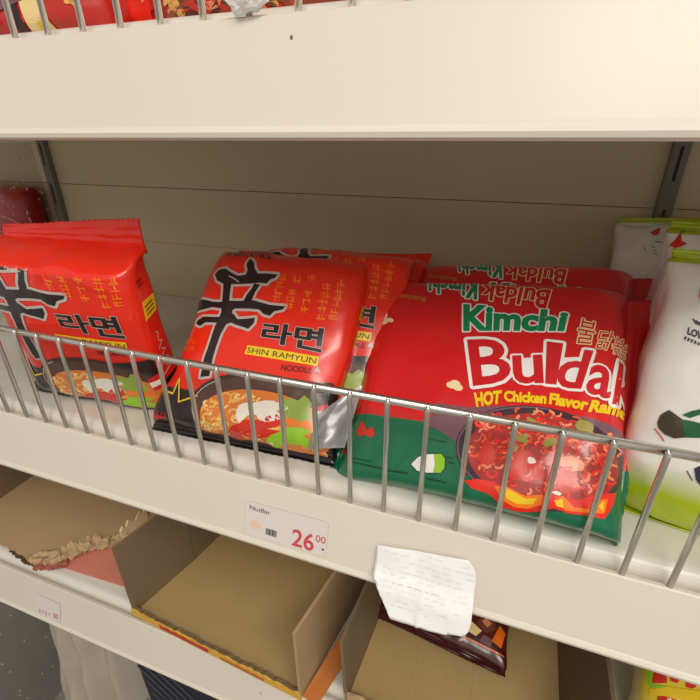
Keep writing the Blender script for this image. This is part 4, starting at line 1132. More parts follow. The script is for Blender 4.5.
["S",7,"ramen",0.8133918882205944,[340,206,331,208,327,216,332,224]],
["S",7,"chili",1.5985059880157095,[340,459,355,466,370,465,379,456]],
["S",7,"chili",1.6782000575553577,[280,394,291,391,295,382,291,373]],
["S",7,"ramen",1.4630477828552637,[445,128,442,137,449,147,462,153]],
["S",7,"ramen",1.52841773090933,[341,493,328,492,318,498,316,508]],
["S",7,"bred",1.2429539357990191,[465,317,458,328,463,342,478,352]],
["S",7,"chili",1.0543098009078302,[165,235,172,243,185,248,197,245]],
["S",7,"ramen",1.1728163070183997,[19,266,24,277,35,283,49,284]],
["S",7,"ramenpale",1.040346005004208,[473,154,462,151,452,154,448,161]],
["S",7,"ramenpale",1.5503796190865833,[593,315,586,320,586,329,593,336]],
["S",7,"bred",1.6832046156006695,[677,353,660,356,654,369,661,386]],
["S",7,"ramen",1.1210373849424085,[549,267,559,267,566,262,567,254]],
["S",7,"bred",1.0555186818978681,[276,311,295,309,305,297,302,281]],
["S",7,"ramenpale",1.043925540762778,[358,571,364,557,357,542,341,533]],
["S",7,"chili",1.3536124678217258,[141,268,152,267,158,260,156,251]],
["S",7,"ramen",1.2266916726602888,[392,487,375,492,368,504,373,519]],
["S",7,"flamered",1.1779168648529725,[509,203,520,203,527,198,527,189]],
["S",7,"chili",1.3950762371021885,[601,389,606,377,600,364,585,355]],
["S",7,"chili",1.4707988278398534,[543,262,527,266,520,279,527,293]],
["S",7,"flamered",1.0813188888443506,[387,191,384,179,371,170,356,169]],
["S",7,"chili",1.291594697677595,[559,412,559,402,551,394,540,390]],
["S",7,"chili",1.6879572463669792,[498,342,491,336,481,334,473,338]],
["S",7,"ramen",1.137267332674964,[580,310,591,317,603,318,611,313]],
["S",7,"flamered",1.5349036422796631,[190,281,206,294,228,297,245,290]],
["S",7,"ramenpale",0.8708161080737472,[657,385,664,378,662,366,651,356]],
["S",7,"ramenpale",1.3520739051289548,[380,219,395,219,403,211,402,200]],
["S",7,"ramenpale",1.0933264289233915,[370,124,377,115,374,103,360,95]],
["S",7,"bred",0.8110595834959736,[727,291,734,280,728,265,711,252]],
["S",7,"ramenpale",0.8232626526053097,[556,311,541,318,537,332,546,347]],
["S",7,"ramen",1.634034150322833,[403,446,383,442,366,449,360,464]],
["S",7,"ramenpale",1.2188417777024843,[658,356,650,344,636,338,623,339]],
["S",7,"chili",1.5174575334224436,[357,218,353,228,358,239,371,246]],
["S",7,"ramen",0.9151321699299282,[209,252,212,260,221,266,232,266]],
["S",7,"chili",1.3002804645403838,[289,443,294,454,307,460,321,459]],
["S",7,"ramenpale",0.9012250800832491,[596,397,587,386,572,380,558,383]],
["S",7,"chili",1.0803867958287352,[295,380,279,368,258,366,242,374]],
["S",7,"ramenpale",1.2046328955175454,[422,436,435,427,436,413,425,400]],
["S",7,"flamered",1.6903540175212854,[564,259,560,250,550,245,539,245]],
["S",7,"flamered",0.975645291492864,[584,363,573,368,569,378,575,388]],
["S",7,"chili",1.4525585880304763,[118,385,127,379,128,369,120,360]],
["S",7,"ramen",1.6340130552091585,[423,325,440,333,457,332,467,322]],
["S",7,"ramenpale",0.9380976544078057,[5,339,-11,350,-12,366,1,380]],
["S",7,"ramenpale",1.188607998760194,[251,103,237,111,236,124,247,137]],
["S",7,"ramen",1.3683110402066292,[493,194,498,202,508,206,518,205]],
["S",7,"chili",1.2585829271352609,[758,340,741,323,720,314,703,319]],
["S",7,"flamered",0.9412024019570938,[166,421,158,414,146,412,137,416]],
["S",7,"ramen",1.3806701836870314,[120,501,137,496,145,484,141,469]],
["S",7,"chili",0.8797660880265273,[248,422,259,427,271,425,276,417]],
["S",7,"bred",1.2762679861441073,[313,200,301,194,288,194,280,200]],
["S",7,"flamered",1.6047012905423106,[731,480,727,467,714,455,699,451]],
["S",7,"ramen",1.2835168147856877,[374,192,371,177,357,165,337,161]],
["S",7,"ramen",1.491839035114534,[479,196,474,181,458,170,439,168]],
["S",7,"bred",1.6285661632187907,[463,287,471,282,471,274,465,266]],
["S",7,"ramen",1.0127740268847538,[620,211,626,223,639,230,653,231]],
["S",7,"ramen",0.9378264435986714,[120,164,117,177,126,191,144,198]],
["S",7,"ramen",1.5501221255014297,[541,391,540,404,550,416,566,422]],
["S",7,"bred",0.9985516605071387,[176,304,175,292,164,281,148,278]],
["S",7,"ramenpale",1.6732000192841725,[723,330,732,330,736,324,733,316]],
["S",7,"bred",1.6943414460426582,[475,230,479,215,470,200,451,191]],
["S",7,"bred",1.6147553677103534,[283,157,285,169,296,179,312,182]],
["S",7,"flamered",1.0532713623814345,[303,130,293,123,280,120,269,124]],
["S",7,"flamered",1.2108768984263505,[656,347,673,348,683,340,682,327]],
["S",7,"ramen",1.0107205020175234,[419,323,409,324,402,329,403,337]],
["S",7,"ramenpale",1.6922691419189424,[765,274,746,275,739,286,746,304]],
["S",7,"ramenpale",1.6335265079082695,[83,434,71,433,61,439,59,448]],
["S",7,"ramen",1.1420656176405184,[577,169,582,163,580,154,571,147]],
["S",7,"ramen",1.1527606805817479,[633,416,643,426,658,431,670,428]],
["S",7,"bred",0.9838226212459955,[517,371,526,385,542,392,558,390]],
["S",7,"ramen",1.4801024573816475,[423,198,418,189,407,183,394,183]],
["S",7,"chili",1.033983264739008,[519,355,534,362,549,361,558,353]],
["S",7,"flamered",1.337303918029142,[311,186,325,186,333,179,332,168]],
["S",7,"bred",1.309432635536469,[417,442,432,440,440,430,437,418]],
["S",7,"flamered",0.9657740130088626,[522,405,523,418,535,429,551,433]],
["S",7,"ramenpale",1.2401063523222773,[647,472,639,460,625,454,612,455]],
["S",7,"chili",1.1522592543034742,[639,303,639,312,646,319,657,323]],
["S",7,"chili",0.8769582805946209,[133,299,133,286,121,275,104,271]],
["S",7,"bred",1.1452839322152868,[513,141,509,133,500,128,490,129]],
["S",7,"ramen",1.468084780628794,[278,364,262,356,245,357,235,367]],
["S",7,"ramenpale",1.4949849021406938,[428,245,412,247,403,257,406,270]],
["S",7,"ramen",1.6443036701945704,[247,187,249,199,261,208,277,211]],
["S",7,"ramenpale",1.1507405263339825,[485,453,472,437,451,430,431,435]],
["S",7,"chili",1.022609560108494,[299,525,320,519,329,504,323,486]],
["S",7,"flamered",1.6791034566875986,[538,242,548,249,560,251,569,246]],
["S",7,"ramen",1.2501988028760316,[458,421,446,408,428,404,413,409]],
["S",7,"ramenpale",1.326590833047057,[351,458,348,449,339,443,328,442]],
["S",7,"flamered",1.353569973103332,[177,176,187,172,190,163,184,154]],
["S",7,"flamered",0.9448706263001265,[532,524,547,531,562,529,570,519]],
["S",7,"ramen",1.454621207164831,[323,359,314,347,298,341,282,344]],
["S",7,"flamered",1.0896727028035207,[633,268,638,258,632,247,620,239]],
["S",7,"flamered",1.0613489593015608,[121,237,143,235,155,223,152,207]],
["S",7,"ramenpale",1.3598192552483241,[91,173,93,185,106,195,122,198]],
["S",7,"flamered",1.2591476085595135,[397,377,408,384,421,384,429,378]],
["S",7,"ramen",1.6745201712435258,[410,375,422,371,425,361,419,350]],
["S",7,"ramenpale",1.2475891404148947,[653,195,663,189,663,177,653,167]],
["S",7,"bred",1.0010766834883689,[612,171,615,180,626,187,637,188]],
["S",7,"flamered",1.1920883417862054,[373,270,383,276,393,275,400,269]],
["S",7,"ramenpale",0.9616525067949686,[234,403,253,414,276,414,290,403]],
["S",7,"bred",1.3448292992595055,[453,538,442,538,435,544,435,553]],
["S",7,"bred",1.0502366984945861,[616,310,606,319,607,333,619,344]],
["S",7,"bred",0.8350565789211146,[640,385,656,394,672,394,681,385]],
["S",7,"chili",0.8639759000360887,[479,432,477,416,464,403,444,399]],
["S",7,"ramen",1.4281786847649893,[120,277,136,274,143,263,139,251]],
["S",7,"chili",1.5146363026084497,[305,175,285,170,268,176,262,190]],
["S",7,"bred",1.0723851445102301,[444,341,427,348,421,363,431,380]],
["S",7,"flamered",1.6188779286746848,[558,455,541,453,529,460,527,474]],
["S",7,"flamered",1.1533549611256981,[580,448,592,438,592,423,579,409]],
["S",7,"chili",1.4628349265088323,[233,328,227,334,228,342,236,349]],
["S",7,"ramenpale",1.1753302834022206,[668,391,681,381,680,365,665,349]],
["S",7,"flamered",0.8439102504623113,[412,473,423,487,441,494,459,490]],
["S",7,"ramen",0.9696573219529974,[323,301,308,307,303,320,311,333]],
["S",7,"ramenpale",1.4621330295359645,[725,316,736,334,757,348,779,352]],
["S",7,"chili",1.6768662446839935,[145,240,127,235,110,239,103,251]],
["S",7,"flamered",1.0087042382895777,[540,186,527,187,519,194,521,205]],
["S",7,"flamered",1.0036950140651173,[322,435,309,434,299,440,297,450]],
["S",7,"bred",1.689794100858422,[244,335,257,346,274,349,289,343]],
["S",7,"flamered",1.1701445389260199,[164,352,172,345,172,334,162,325]],
["S",7,"bred",1.3659691354936982,[402,439,417,440,427,433,428,421]],
["S",7,"ramenpale",1.0022107051760107,[63,380,69,395,86,404,105,404]],
["S",7,"ramenpale",1.5685447712250955,[289,368,303,372,315,368,320,359]],
["S",7,"ramen",1.1697133463256952,[178,308,187,316,200,318,210,314]],
["S",7,"ramenpale",0.9872423978469548,[346,489,358,490,366,484,367,475]],
["S",7,"ramenpale",0.8220754946480018,[374,358,371,366,375,375,386,381]],
["S",7,"bred",1.3718658705005464,[362,363,374,362,381,355,380,346]],
["S",7,"ramen",1.1138254221473207,[302,237,323,238,337,228,338,213]],
["S",7,"ramenpale",1.6199537240587523,[280,477,265,483,259,497,267,511]],
["S",7,"flamered",1.6416488271407093,[534,227,526,233,525,242,533,251]],
["S",7,"bred",1.574583211847172,[301,211,322,219,342,216,352,203]],
["S",7,"ramen",0.863100482960552,[607,433,610,427,606,419,597,413]],
["S",7,"bred",1.0918339923923337,[477,241,464,234,450,235,442,243]],
["S",7,"ramen",0.9154530195694162,[296,418,288,429,290,442,303,453]],
["S",7,"flamered",0.9815015799654163,[42,228,51,239,66,244,80,241]],
["S",7,"ramen",0.8950201382454158,[306,161,293,164,288,173,292,183]],
["S",7,"ramen",1.1581211958219062,[83,293,94,279,89,262,70,250]],
["S",7,"ramen",1.1200596479083385,[80,370,98,360,101,342,88,326]],
["S",7,"ramen",1.3860246228382649,[249,355,242,361,243,371,251,378]],
["S",7,"ramen",0.9096322558998382,[74,355,75,340,63,327,43,321]],
["S",7,"ramen",1.125955615042475,[384,450,391,439,387,427,374,418]],
["S",7,"flamered",0.9950628516199105,[575,318,567,326,568,337,579,346]],
["S",7,"ramen",1.5836690678353107,[666,373,651,379,647,393,657,409]],
["S",7,"ramen",1.0471448616741839,[516,123,515,116,507,109,497,107]],
["S",7,"ramen",1.603644607054679,[58,451,60,469,78,484,102,488]],
["S",7,"ramen",1.2021408021398825,[114,308,125,323,145,330,165,326]],
["S",7,"ramenpale",0.885497935489479,[685,276,672,265,655,261,643,267]],
["S",7,"bred",0.9230879615979173,[453,112,435,111,424,118,424,131]],
["S",7,"chili",1.0316446921070268,[389,405,372,392,350,389,333,398]],
["S",7,"ramen",1.235291895436399,[341,172,347,187,363,198,383,199]],
["S",7,"ramenpale",1.5256164886409165,[143,224,152,212,146,197,130,187]],
["S",7,"flamered",1.4487975914293019,[65,409,84,410,97,402,100,389]],
["S",7,"chili",1.3208132369998367,[523,132,531,139,543,142,552,138]],
["S",7,"chili",1.566811327121179,[581,413,590,404,589,391,578,380]],
["S",7,"ramen",1.3924050760481568,[332,407,346,397,346,381,332,367]],
["S",7,"chili",1.4802131132554477,[181,301,187,311,200,317,213,316]],
["S",7,"bred",1.1495605823780328,[756,409,761,400,754,386,740,375]],
["S",7,"bred",1.295452151563507,[323,230,311,224,298,224,290,230]],
["S",7,"flamered",0.922431021830488,[250,353,235,352,224,359,223,370]],
["S",7,"flamered",1.2167118650752176,[379,238,388,245,400,246,409,242]],
["S",7,"flamered",1.2410730462831085,[724,327,711,323,701,325,699,333]],
["S",7,"bred",1.6159927781184256,[472,215,475,202,466,188,449,180]],
["S",7,"chili",0.8206777827235944,[714,242,732,245,743,238,743,225]],
["S",7,"chili",0.9922450739465576,[547,150,558,156,571,157,579,151]],
["S",7,"chili",1.4885731846735644,[490,158,494,146,486,133,470,126]],
["S",7,"ramen",0.979111982534271,[417,124,405,124,399,130,400,139]],
["S",7,"bred",1.5221316344861848,[520,313,522,322,531,329,542,331]],
["S",7,"flamered",1.562625008111895,[387,383,378,371,362,365,346,368]],
["S",7,"flamered",1.1303624527410547,[296,455,302,445,299,434,287,426]],
["S",7,"flamered",1.533175892832201,[172,143,154,142,141,149,140,162]],
["S",7,"chili",1.5617601071555254,[283,299,275,289,261,284,247,287]],
["S",7,"ramen",1.4376951049384772,[706,462,716,463,720,457,718,449]],
["S",7,"flamered",0.9709384385382898,[728,362,710,347,689,343,675,351]],
["S",7,"ramen",1.5652767348139425,[248,536,246,545,251,553,262,558]],
["S",7,"chili",1.3895286391498867,[546,186,548,198,559,208,575,211]],
["S",7,"ramen",0.9079206057064712,[641,244,637,236,627,230,617,229]],
["S",7,"bred",1.4425604059780632,[402,290,417,299,434,300,446,292]],
["S",7,"chili",1.485265428606866,[218,450,204,441,188,440,175,448]],
["S",7,"bred",0.8843711677537873,[150,354,168,361,186,359,196,348]],
["S",7,"ramen",1.6324104883530275,[201,340,214,350,231,353,244,347]],
["S",7,"chili",0.8240971994797398,[236,290,221,286,208,291,203,301]],
["S",7,"ramenpale",1.6998703044375345,[248,259,259,263,269,261,275,254]],
["S",7,"bred",1.3391100685050696,[507,510,486,508,470,518,468,536]],
["S",7,"ramenpale",1.3341350769316251,[637,447,648,463,668,472,686,470]],
["S",7,"flamered",1.5617040813508956,[633,479,650,481,661,473,662,459]],
["S",7,"chili",1.579519222014556,[489,535,472,526,454,527,442,537]],
["P",8,"chili",[382,238,370,215,335,222,304,234,266,250,266,286,286,308,309,320,347,318,377,300,390,268]],
["P",8,"chili",[341,211,323,171,298,157,275,145,249,163,246,199,259,237,271,273,295,293,326,283,340,247]],
["P",8,"chili",[428,234,433,206,424,171,408,171,387,172,362,188,359,222,356,253,372,280,395,281,415,269]],
["P",8,"chili",[593,214,576,166,551,149,527,137,499,154,492,190,499,236,513,269,543,275,567,287,587,249]],
["P",8,"chili",[171,259,163,214,137,201,109,200,89,213,74,239,85,279,97,313,121,336,147,316,158,302]],
["P",8,"ramenpale",[622,280,612,269,582,260,546,254,513,271,490,288,488,307,527,327,559,340,601,324,620,308]],
["P",8,"ramenpale",[752,519,751,513,743,504,735,500,726,499,720,502,722,508,726,513,734,519,744,523,749,523]],
["P",9,"kimchileaf",[650,508,644,483,624,482,600,481,573,487,561,507,571,531,588,548,612,544,632,542,650,528]],
["P",9,"kimchileaf",[475,406,483,393,470,376,449,367,430,356,414,364,415,378,413,392,432,406,452,413,475,416]],
["P",9,"kimchileaf",[334,368,326,354,308,360,288,359,270,369,257,379,257,393,275,398,297,392,318,389,335,378]],
["P",9,"kimchileaf",[284,327,283,314,276,299,265,299,257,302,250,313,247,328,252,338,259,352,269,349,276,337]],
["P",9,"kimchileaf",[364,483,359,479,345,473,330,480,321,490,310,500,315,507,327,511,340,507,353,503,363,492]],
["P",9,"kimchileaf",[336,403,334,395,329,389,316,385,306,386,297,392,294,398,301,408,314,413,325,413,333,409]],
["P",9,"eggwhite",[385,265,380,260,366,254,351,252,342,262,341,273,342,284,349,289,362,288,374,284,381,276]],
["P",9,"eggwhite",[524,128,519,123,508,121,496,122,485,124,477,130,483,135,491,138,501,141,511,139,524,135]],
["P",3,"lime",[-181,208,-133,217,-109,193,-103,139,-123,107,-176,95,-225,92,-247,159,-234,190]],
["P",4,"white",[-312,124,-275,171,-235,196,-181,208,-167,150,-170,97,-225,89,-269,92]],
["S",5,"darkgreen",0.45,[-312,124,-275,171,-235,196,-133,217,-109,193,-103,139,-123,107,-225,89,-269,92,-312,124]],
["S",2,"darkgreen",0.6,[-219,289,-120,285]],
["S",2,"darkgreen",0.6,[-101,203,-65,202]],
["S",2,"darkgreen",0.6,[-222,62,-88,61]],
["S",2,"darkgreen",0.6,[-700,95,-582,92]],
["S",2,"darkgreen",0.6,[-712,70,-362,64]],
["S",2,"darkgreen",0.6,[-402,68,-324,68]],
["S",2,"darkgreen",0.6,[-91,176,-55,175]],
["P",3,"chili",[-718,263,-689,338,-646,294,-649,247,-684,231]],
["P",3,"chili",[-668,258,-605,306,-577,264,-603,234]],
["P",3,"chili",[-920,199,-794,159,-760,111,-860,136]],
["P",3,"chili",[-895,247,-869,296,-786,198,-819,177]]]

S_SHIN, S_KIM = Pillow(**SH), Pillow(**BU)
fl = Flat(); fl.load(SHIN)
G1 = 'red noodle packets with a black brush character'
shin = packet('noodle_packet', S_SHIN, 'film_shin', fl, P2, 'red noodle packet with black brush character leaning back in the middle of the shelf', group=G1, rest=-.2070,
              seals=[('bottom_seal', 0, .012, .0, .0), ('top_seal', 1, .012, .003, -.002)])
S_SH1 = Pillow(**dict(SH, w=.118, drift=0, h=.121, T=.036, r0=.008, lean0=.2, r1=.009, lean1=.90, seed=7, flare1=-.02))
S_SH1.bare = .0075
b1_ = packet('noodle_packet', S_SH1, 'film_shin', fl, P1, 'red noodle packet standing upright at the left end of the middle shelf', group=G1,
       seals=[('bottom_seal', 0, .010, .0, .0), ('top_seal', 1, .017, .003, -.003, .45)])
b1_.scale = (1.05, 1.05, 1.05)
def shifted(p, d, rz=0):
    m = Matrix.Rotation(rz, 3, 'Z') @ Matrix([list(r) for r in p[0]]); t = Vector(p[1]) + Vector(d)
    return ([list(r) for r in m], list(t))
S_SH3 = Pillow(**dict(SH, h=.139, seed=5))
b3_ = packet('noodle_packet', S_SH3, 'film_shin', fl, shifted(P2, (.028, .034, .008)), 'red noodle packet tucked between the middle brush-character packet and the kimchi packet', group=G1, seals=[('top_seal', 1, .012, .003, -.004)])
packet('noodle_packet', Pillow(**dict(SH, h=.130, seed=9)), 'film_shin', fl, shifted(P2, (.024, .098, .000), -.06), 'red noodle packet at the back, only its dark top corner showing beside the kimchi packet', group=G1, rest=-.2070, seals=[('top_seal', 1, .012, .003, -.004, .4)])
fk = Flat(); fk.load(KIM)
G2 = 'red and green kimchi noodle packets'
kim = packet('noodle_packet', S_KIM, 'film_kimchi', fk, PB, 'large red and green kimchi noodle packet at the front right of the shelf', group=G2, rest=-.2070,
             seals=[('left_seal', 0, .010, .002, .001), ('right_seal', 1, .013, .004, -.005, .8)])
again(kim, shifted(PB, (.014, .060, -.001), 0), 'second kimchi noodle packet, mostly hidden behind the front one')
# white packets on the right
S_WH = Pillow(**WH); GW = 'white packets with lime green ends'
WS = [('bottom_seal', 0, .016, .0, .010), ('top_seal', 1, .010, .002, .004)]
for pz, it, lb in ((PW1, WHITE1, 'front white packet with lime ends and a green horn, right edge of the photo'),
                   (PW2, WHITE2, 'white packet with lime top and red chilli print behind the front white one'),
                   (PW3, WHITE3, 'shaded white packet furthest back in the right corner by the upright')):
    ff = Flat(); ff.load(it)
    S_ = S_WH if it is not WHITE3 else Pillow(**dict(WH, h=.146))
    packet('noodle_packet', S_, 'film_white', ff, pz, lb, group=GW, nt_=80, N=130, seals=WS, rest=-.2070)
# yellow packet low on the right
S_YL = Pillow(**YL); ff = Flat(); ff.load(LEMON)
packet('noodle_packet', S_YL, 'film_lemon', ff, PY, 'yellow, red and green packet standing at the lower right corner', seals=[('top_seal', 1, .010, 0, 0)], nt_=60, N=110, rest=-.4474)

# packets on the top shelf, only their feet show above the rail
def feet_art(seed, w, mats, n=70, y1=.06):
    rn = random.Random(seed); f = Flat()
    for k in range(n):
        x = rn.uniform(-w * .47, w * .47); y = rn.uniform(.001, y1); r = rn.uniform(.003, .008); t = rn.uniform(0, 6.3)
        f.band(2, rn.choice(mats), [((x + r * math.cos(t + q * .7), y + r * .7 * math.sin(t + q * .7)), (x + r * math.cos(t + q * .7 + .7), y + r * .7 * math.sin(t + q * .7 + .7))) for q in range(3)], rn.uniform(.0012, .003))
    return f
def up_pose(x, y, yaw, lean=.12): return pose_from((x, y, .0485), (math.cos(yaw), math.sin(yaw), 0), (math.sin(yaw), -math.cos(yaw), lean))
def P_(**k): return Pillow(**dict(dict(axis='V', w=.11, h=.14, T=.036, n=3.6, r0=.012, r1=.02, lean0=.5, lean1=.5, bulge=.002), **k))
GU = 'packets standing on the top shelf'
a_ = feet_art(1, .1, ['red', 'bred', 'ramenpale', 'noodle'], 46)
a_.poly(3, 'ink', [(-.004, .002), (.004, .002), (-.003, .045), (-.011, .045)]); a_.poly(3, 'noodlepale', [(.006, .004), (.024, .002), (.012, .05), (-.001, .05)]); a_.poly(4, 'yellow', [(.013, .001), (.020, .001), (.020, .008), (.014, .008)])
a_.band(5, 'mauve', [((-.05, .012), (-.02, .014)), ((-.02, .014), (.02, .022)), ((.02, .022), (.055, .028))], .004)
packet('noodle_packet', P_(seed=41), 'film_ruby', a_, up_pose(-.282, .028, .02), 'dull red packet with a black stroke on the top shelf, top left corner', group=GU, nt_=50, N=90, rest=.0480)
b2 = feet_art(2, .1, ['bred', 'red', 'flamered', 'red'], 50); b2.poly(4, 'darkgreen', [(.008, .004), (.02, .002), (.026, .012), (.012, .014)]); b2.poly(4, 'flamered', [(-.02, .006), (.0, .004), (.0, .03), (-.018, .03)]); b2.poly(5, 'ramenpale', [(-.006, .016), (-.002, .018), (-.004, .024), (-.008, .021)])
packet('noodle_packet', P_(seed=42, w=.09), 'film_bright', b2, up_pose(-.208, .052, -.12), 'bright red packet with a dark green patch on the top shelf', group=GU, nt_=50, N=90, rest=.0480)
c2 = feet_art(3, .12, ['ramen', 'noodle', 'brown', 'ramen', 'maroon', 'ramenpale', 'chili'], 170)
for q in ((-.043, .024), (-.036, .027)): c2.poly(5, 'eggwhite', [(q[0] - .006, q[1] - .004), (q[0] + .005, q[1] - .005), (q[0] + .007, q[1] + .003), (q[0] - .003, q[1] + .006)])
packet('noodle_packet', P_(seed=43, w=.12), 'film_rust', c2, up_pose(-.126, .026, .0), 'rust red packet with printed noodles at its foot on the top shelf', group=GU, nt_=50, N=90, rest=.0480)
d2 = feet_art(4, .09, ['bred', 'red', 'flamered'], 30); d2.poly(5, 'silver', [(-.034, .001), (-.028, .001), (-.036, .02), (-.042, .02)]); d2.poly(5, 'navy', [(-.026, .001), (-.022, .001), (-.032, .02), (-.036, .02)]); d2.poly(5, 'navy', [(-.008, .001), (.004, .001), (.004, .02), (-.008, .02)])
packet('noodle_packet', P_(seed=44, w=.09), 'film_bright', d2, up_pose(-.024, .027, .03), 'red packet with silver and navy stripes at the right of the top shelf packets', group=GU, nt_=50, N=90, rest=.0480)
mat('scrap', (240, 236, 232), .4)
rn = random.Random(8); bm = bmesh.new()
bmesh.ops.create_icosphere(bm, subdivisions=3, radius=1)
for v in bm.verts:
    n_ = 1 + .45 * noise.noise(v.co * 1.7 + Vector((3, 1, 2))) + .15 * noise.noise(v.co * 4)
    v.co = Vector((v.co.x * .0085 * n_, v.co.y * .004 * n_, v.co.z * .0050 * n_))
tag(obj('plastic_scrap', bm, 'scrap', loc=(-.1140, -.0035, .0478)), 'crumpled scrap of pale clear plastic caught on the top shelf fence', 'plastic scrap')
MATS['silver'].node_tree.nodes['Principled BSDF'].inputs['Roughness'].default_value = .35
# packet in the next bay, seen through the clear divider
e2 = Flat(); rn = random.Random(12)
for k in range(9): x = -.045 + k * .011; e2.band(2, 'pinkish', [((x, .05 + .012 * math.sin(k)), (x + .002, .085 + .006 * math.cos(k * 2)))], .0022)
e2.band(2, 'pinkish', [((-.045 + .01 * k, .088 + .012 * math.sin(k * .33)), (-.035 + .01 * k, .088 + .012 * math.sin((k + 1) * .33))) for k in range(9)], .003)
packet('noodle_packet', P_(seed=51, w=.11, h=.140), 'film_ruby', e2, pose_from((-.680, .226, -.2035), (1, -.06, 0), (-.06, -1, .15)), 'dark red packet seen through the clear divider at the left edge', nt_=50, N=90)

# ------------------------------------------------------------------ price label, taped note, small price tag on the lower rail
def rail_pt(zt, x, z, out=.0006):
    f = (zt + .0004 - z) / .0388
    return Vector((x, -.0022 - .0128 * f, z)) + Vector((0, -.9496, .3134)) * out
def rail_rect(bm, zt, x0, x1, z0, z1, sk=0, out=.0006, th=.0003, mi=0):
    """quad on the leaning rail face; sk = drop of the right end"""
    q = [rail_pt(zt, x0, z0, out), rail_pt(zt, x1, z0 + sk, out), rail_pt(zt, x1, z1 + sk, out), rail_pt(zt, x0, z1, out)]
    plate(bm, q, Vector((0, -.9496, .3134)) * th, mi)
def rail_text(bm, zt, txt, bold, x0, x1, z0, z1, out, mi):
    vs_, fs, _ = text_local(txt, bold, [(x0, z0), (x1, z0), (x1, z1), (x0, z1)])
    V = [bm.verts.new(rail_pt(zt, x, z, out)) for x, z in vs_]
    for f in fs:
        try: bm.faces.new([V[i] for i in f]).material_index = mi
        except ValueError: pass
ZM = -.2135
bm = bmesh.new(); rail_rect(bm, ZM, -.1455, -.0848, -.2512, -.2282, .0008)
rail_text(bm, ZM, 'Nudlar', .0, -.1425, -.1265, -.2332, -.2302, .0012, 1)
rail_text(bm, ZM, '26', .015, -.1090, -.0935, -.2490, -.2378, .0012, 2)
rail_text(bm, ZM, '00', .0, -.0925, -.0855, -.2418, -.2372, .0012, 2)
rail_rect(bm, ZM, -.0876, -.0858, -.2462, -.2452, 0, .0012, .0001, 1)
for k in range(9): rail_rect(bm, ZM, -.1288 + k * .0009, -.1288 + k * .0009 + (.0006, .0004, .0007)[k % 3], -.2470, -.2428, 0, .0012, .0001, 1)
plate(bm, [rail_pt(ZM, -.1372 + .0036 * math.cos(t), -.2428 + .0025 * math.sin(t), .0012) for t in [k * .5236 for k in range(12)]], (0, -.0001, 0), 3)
tag(obj('price_label', bm, ['tag_paper', 'tag_black', 'tag_red', 'tag_peach'], recalc=False), 'price label reading Nudlar 26 00 on the middle shelf rail', 'price label')
ZL = -.454
bm = bmesh.new(); rail_rect(bm, ZL, -.449, -.412, -.4905, -.4680, -.001)
rail_text(bm, ZL, '00', .0, -.4215, -.4150, -.4880, -.4820, .0012, 2)
for k in range(4): rail_rect(bm, ZL, -.444 + k * .005, -.4415 + k * .005, -.4895 + (k % 2) * .002, -.4845, 0, .0012, .0001, 1)
tag(obj('price_label', bm, ['tag_paper', 'tag_faint', 'tag_red'], recalc=False), 'worn small price label on the lowest rail, below the torn tray', 'price label')
# note: crumpled paper sheet hanging over the rail's foot
bm = bmesh.new(); outl = [(-.0507, -.2308), (-.022, -.2278), (.0032, -.2246), (.0072, -.2290), (.0088, -.2330), (.0100, -.2600), (.0092, -.2650), (.0072, -.2682), (-.0062, -.2718), (-.022, -.2722), (-.0368, -.2728), (-.0450, -.2600), (-.0512, -.2490)]
fc = bm.faces.new([bm.verts.new((x, 0, z)) for x, z in outl]); bmesh.ops.triangulate(bm, faces=[fc])
for ax, lo, hi in ((0, -.0512, .0102), (2, -.2728, -.2246)):
    n_ = int((hi - lo) / .0022)
    for k in range(1, n_ + 1):
        co = [0, 0, 0]; no = [0, 0, 0]; co[ax] = lo + k * .0022; no[ax] = 1
        bmesh.ops.bisect_plane(bm, geom=list(bm.verts) + list(bm.edges) + list(bm.faces), plane_co=co, plane_no=no)
def note_pt(x, z, o=0):
    w_ = .0009 * noise.noise(Vector((x * 60, z * 60, 1))) + .0007 * abs(noise.noise(Vector((x * 110, z * 110, 5))))
    b = .0011 * math.exp(-((z + .2478 - .05 * x) / .0012) ** 2) + .0008 * math.exp(-((x + .0205) / .0010) ** 2) * (z < -.248)
    base = rail_pt(ZM, x, max(z, -.2735), .0030)
    return base + Vector((0, -1, .33)) * (w_ + b + o + .0026 * smooth(-.2450, -.2575, z))
for v in bm.verts: v.co = note_pt(v.co.x, v.co.z)
r = bmesh.ops.solidify(bm, geom=list(bm.faces), thickness=.00025)
note = obj('paper_note', bm, 'paper', smooth=True); tag(note, 'crumpled white paper note taped to the middle rail, hanging over its lower edge', 'paper note')
bm = bmesh.new(); rn = random.Random(3)
for row in range(11):
    z = -.2302 - row * .0034; x = -.046 + max(0, row - 5) * .0016
    while x < .004:
        l = rn.uniform(.002, .006)
        if z < -.2245 - .2 * (0.004 - x) * .3 - .004 and rn.random() < .75:
            V = [bm.verts.new(note_pt(xx, zz, .0004)) for xx, zz in ((x, z), (x + l, z + l * .06), (x + l, z + l * .06 + .0009), (x, z + .0009))]; bm.faces.new(V)
        x += l + .0014
obj('faded_print', bm, 'paper_line', note, recalc=False)['kind'] = 'stuff'

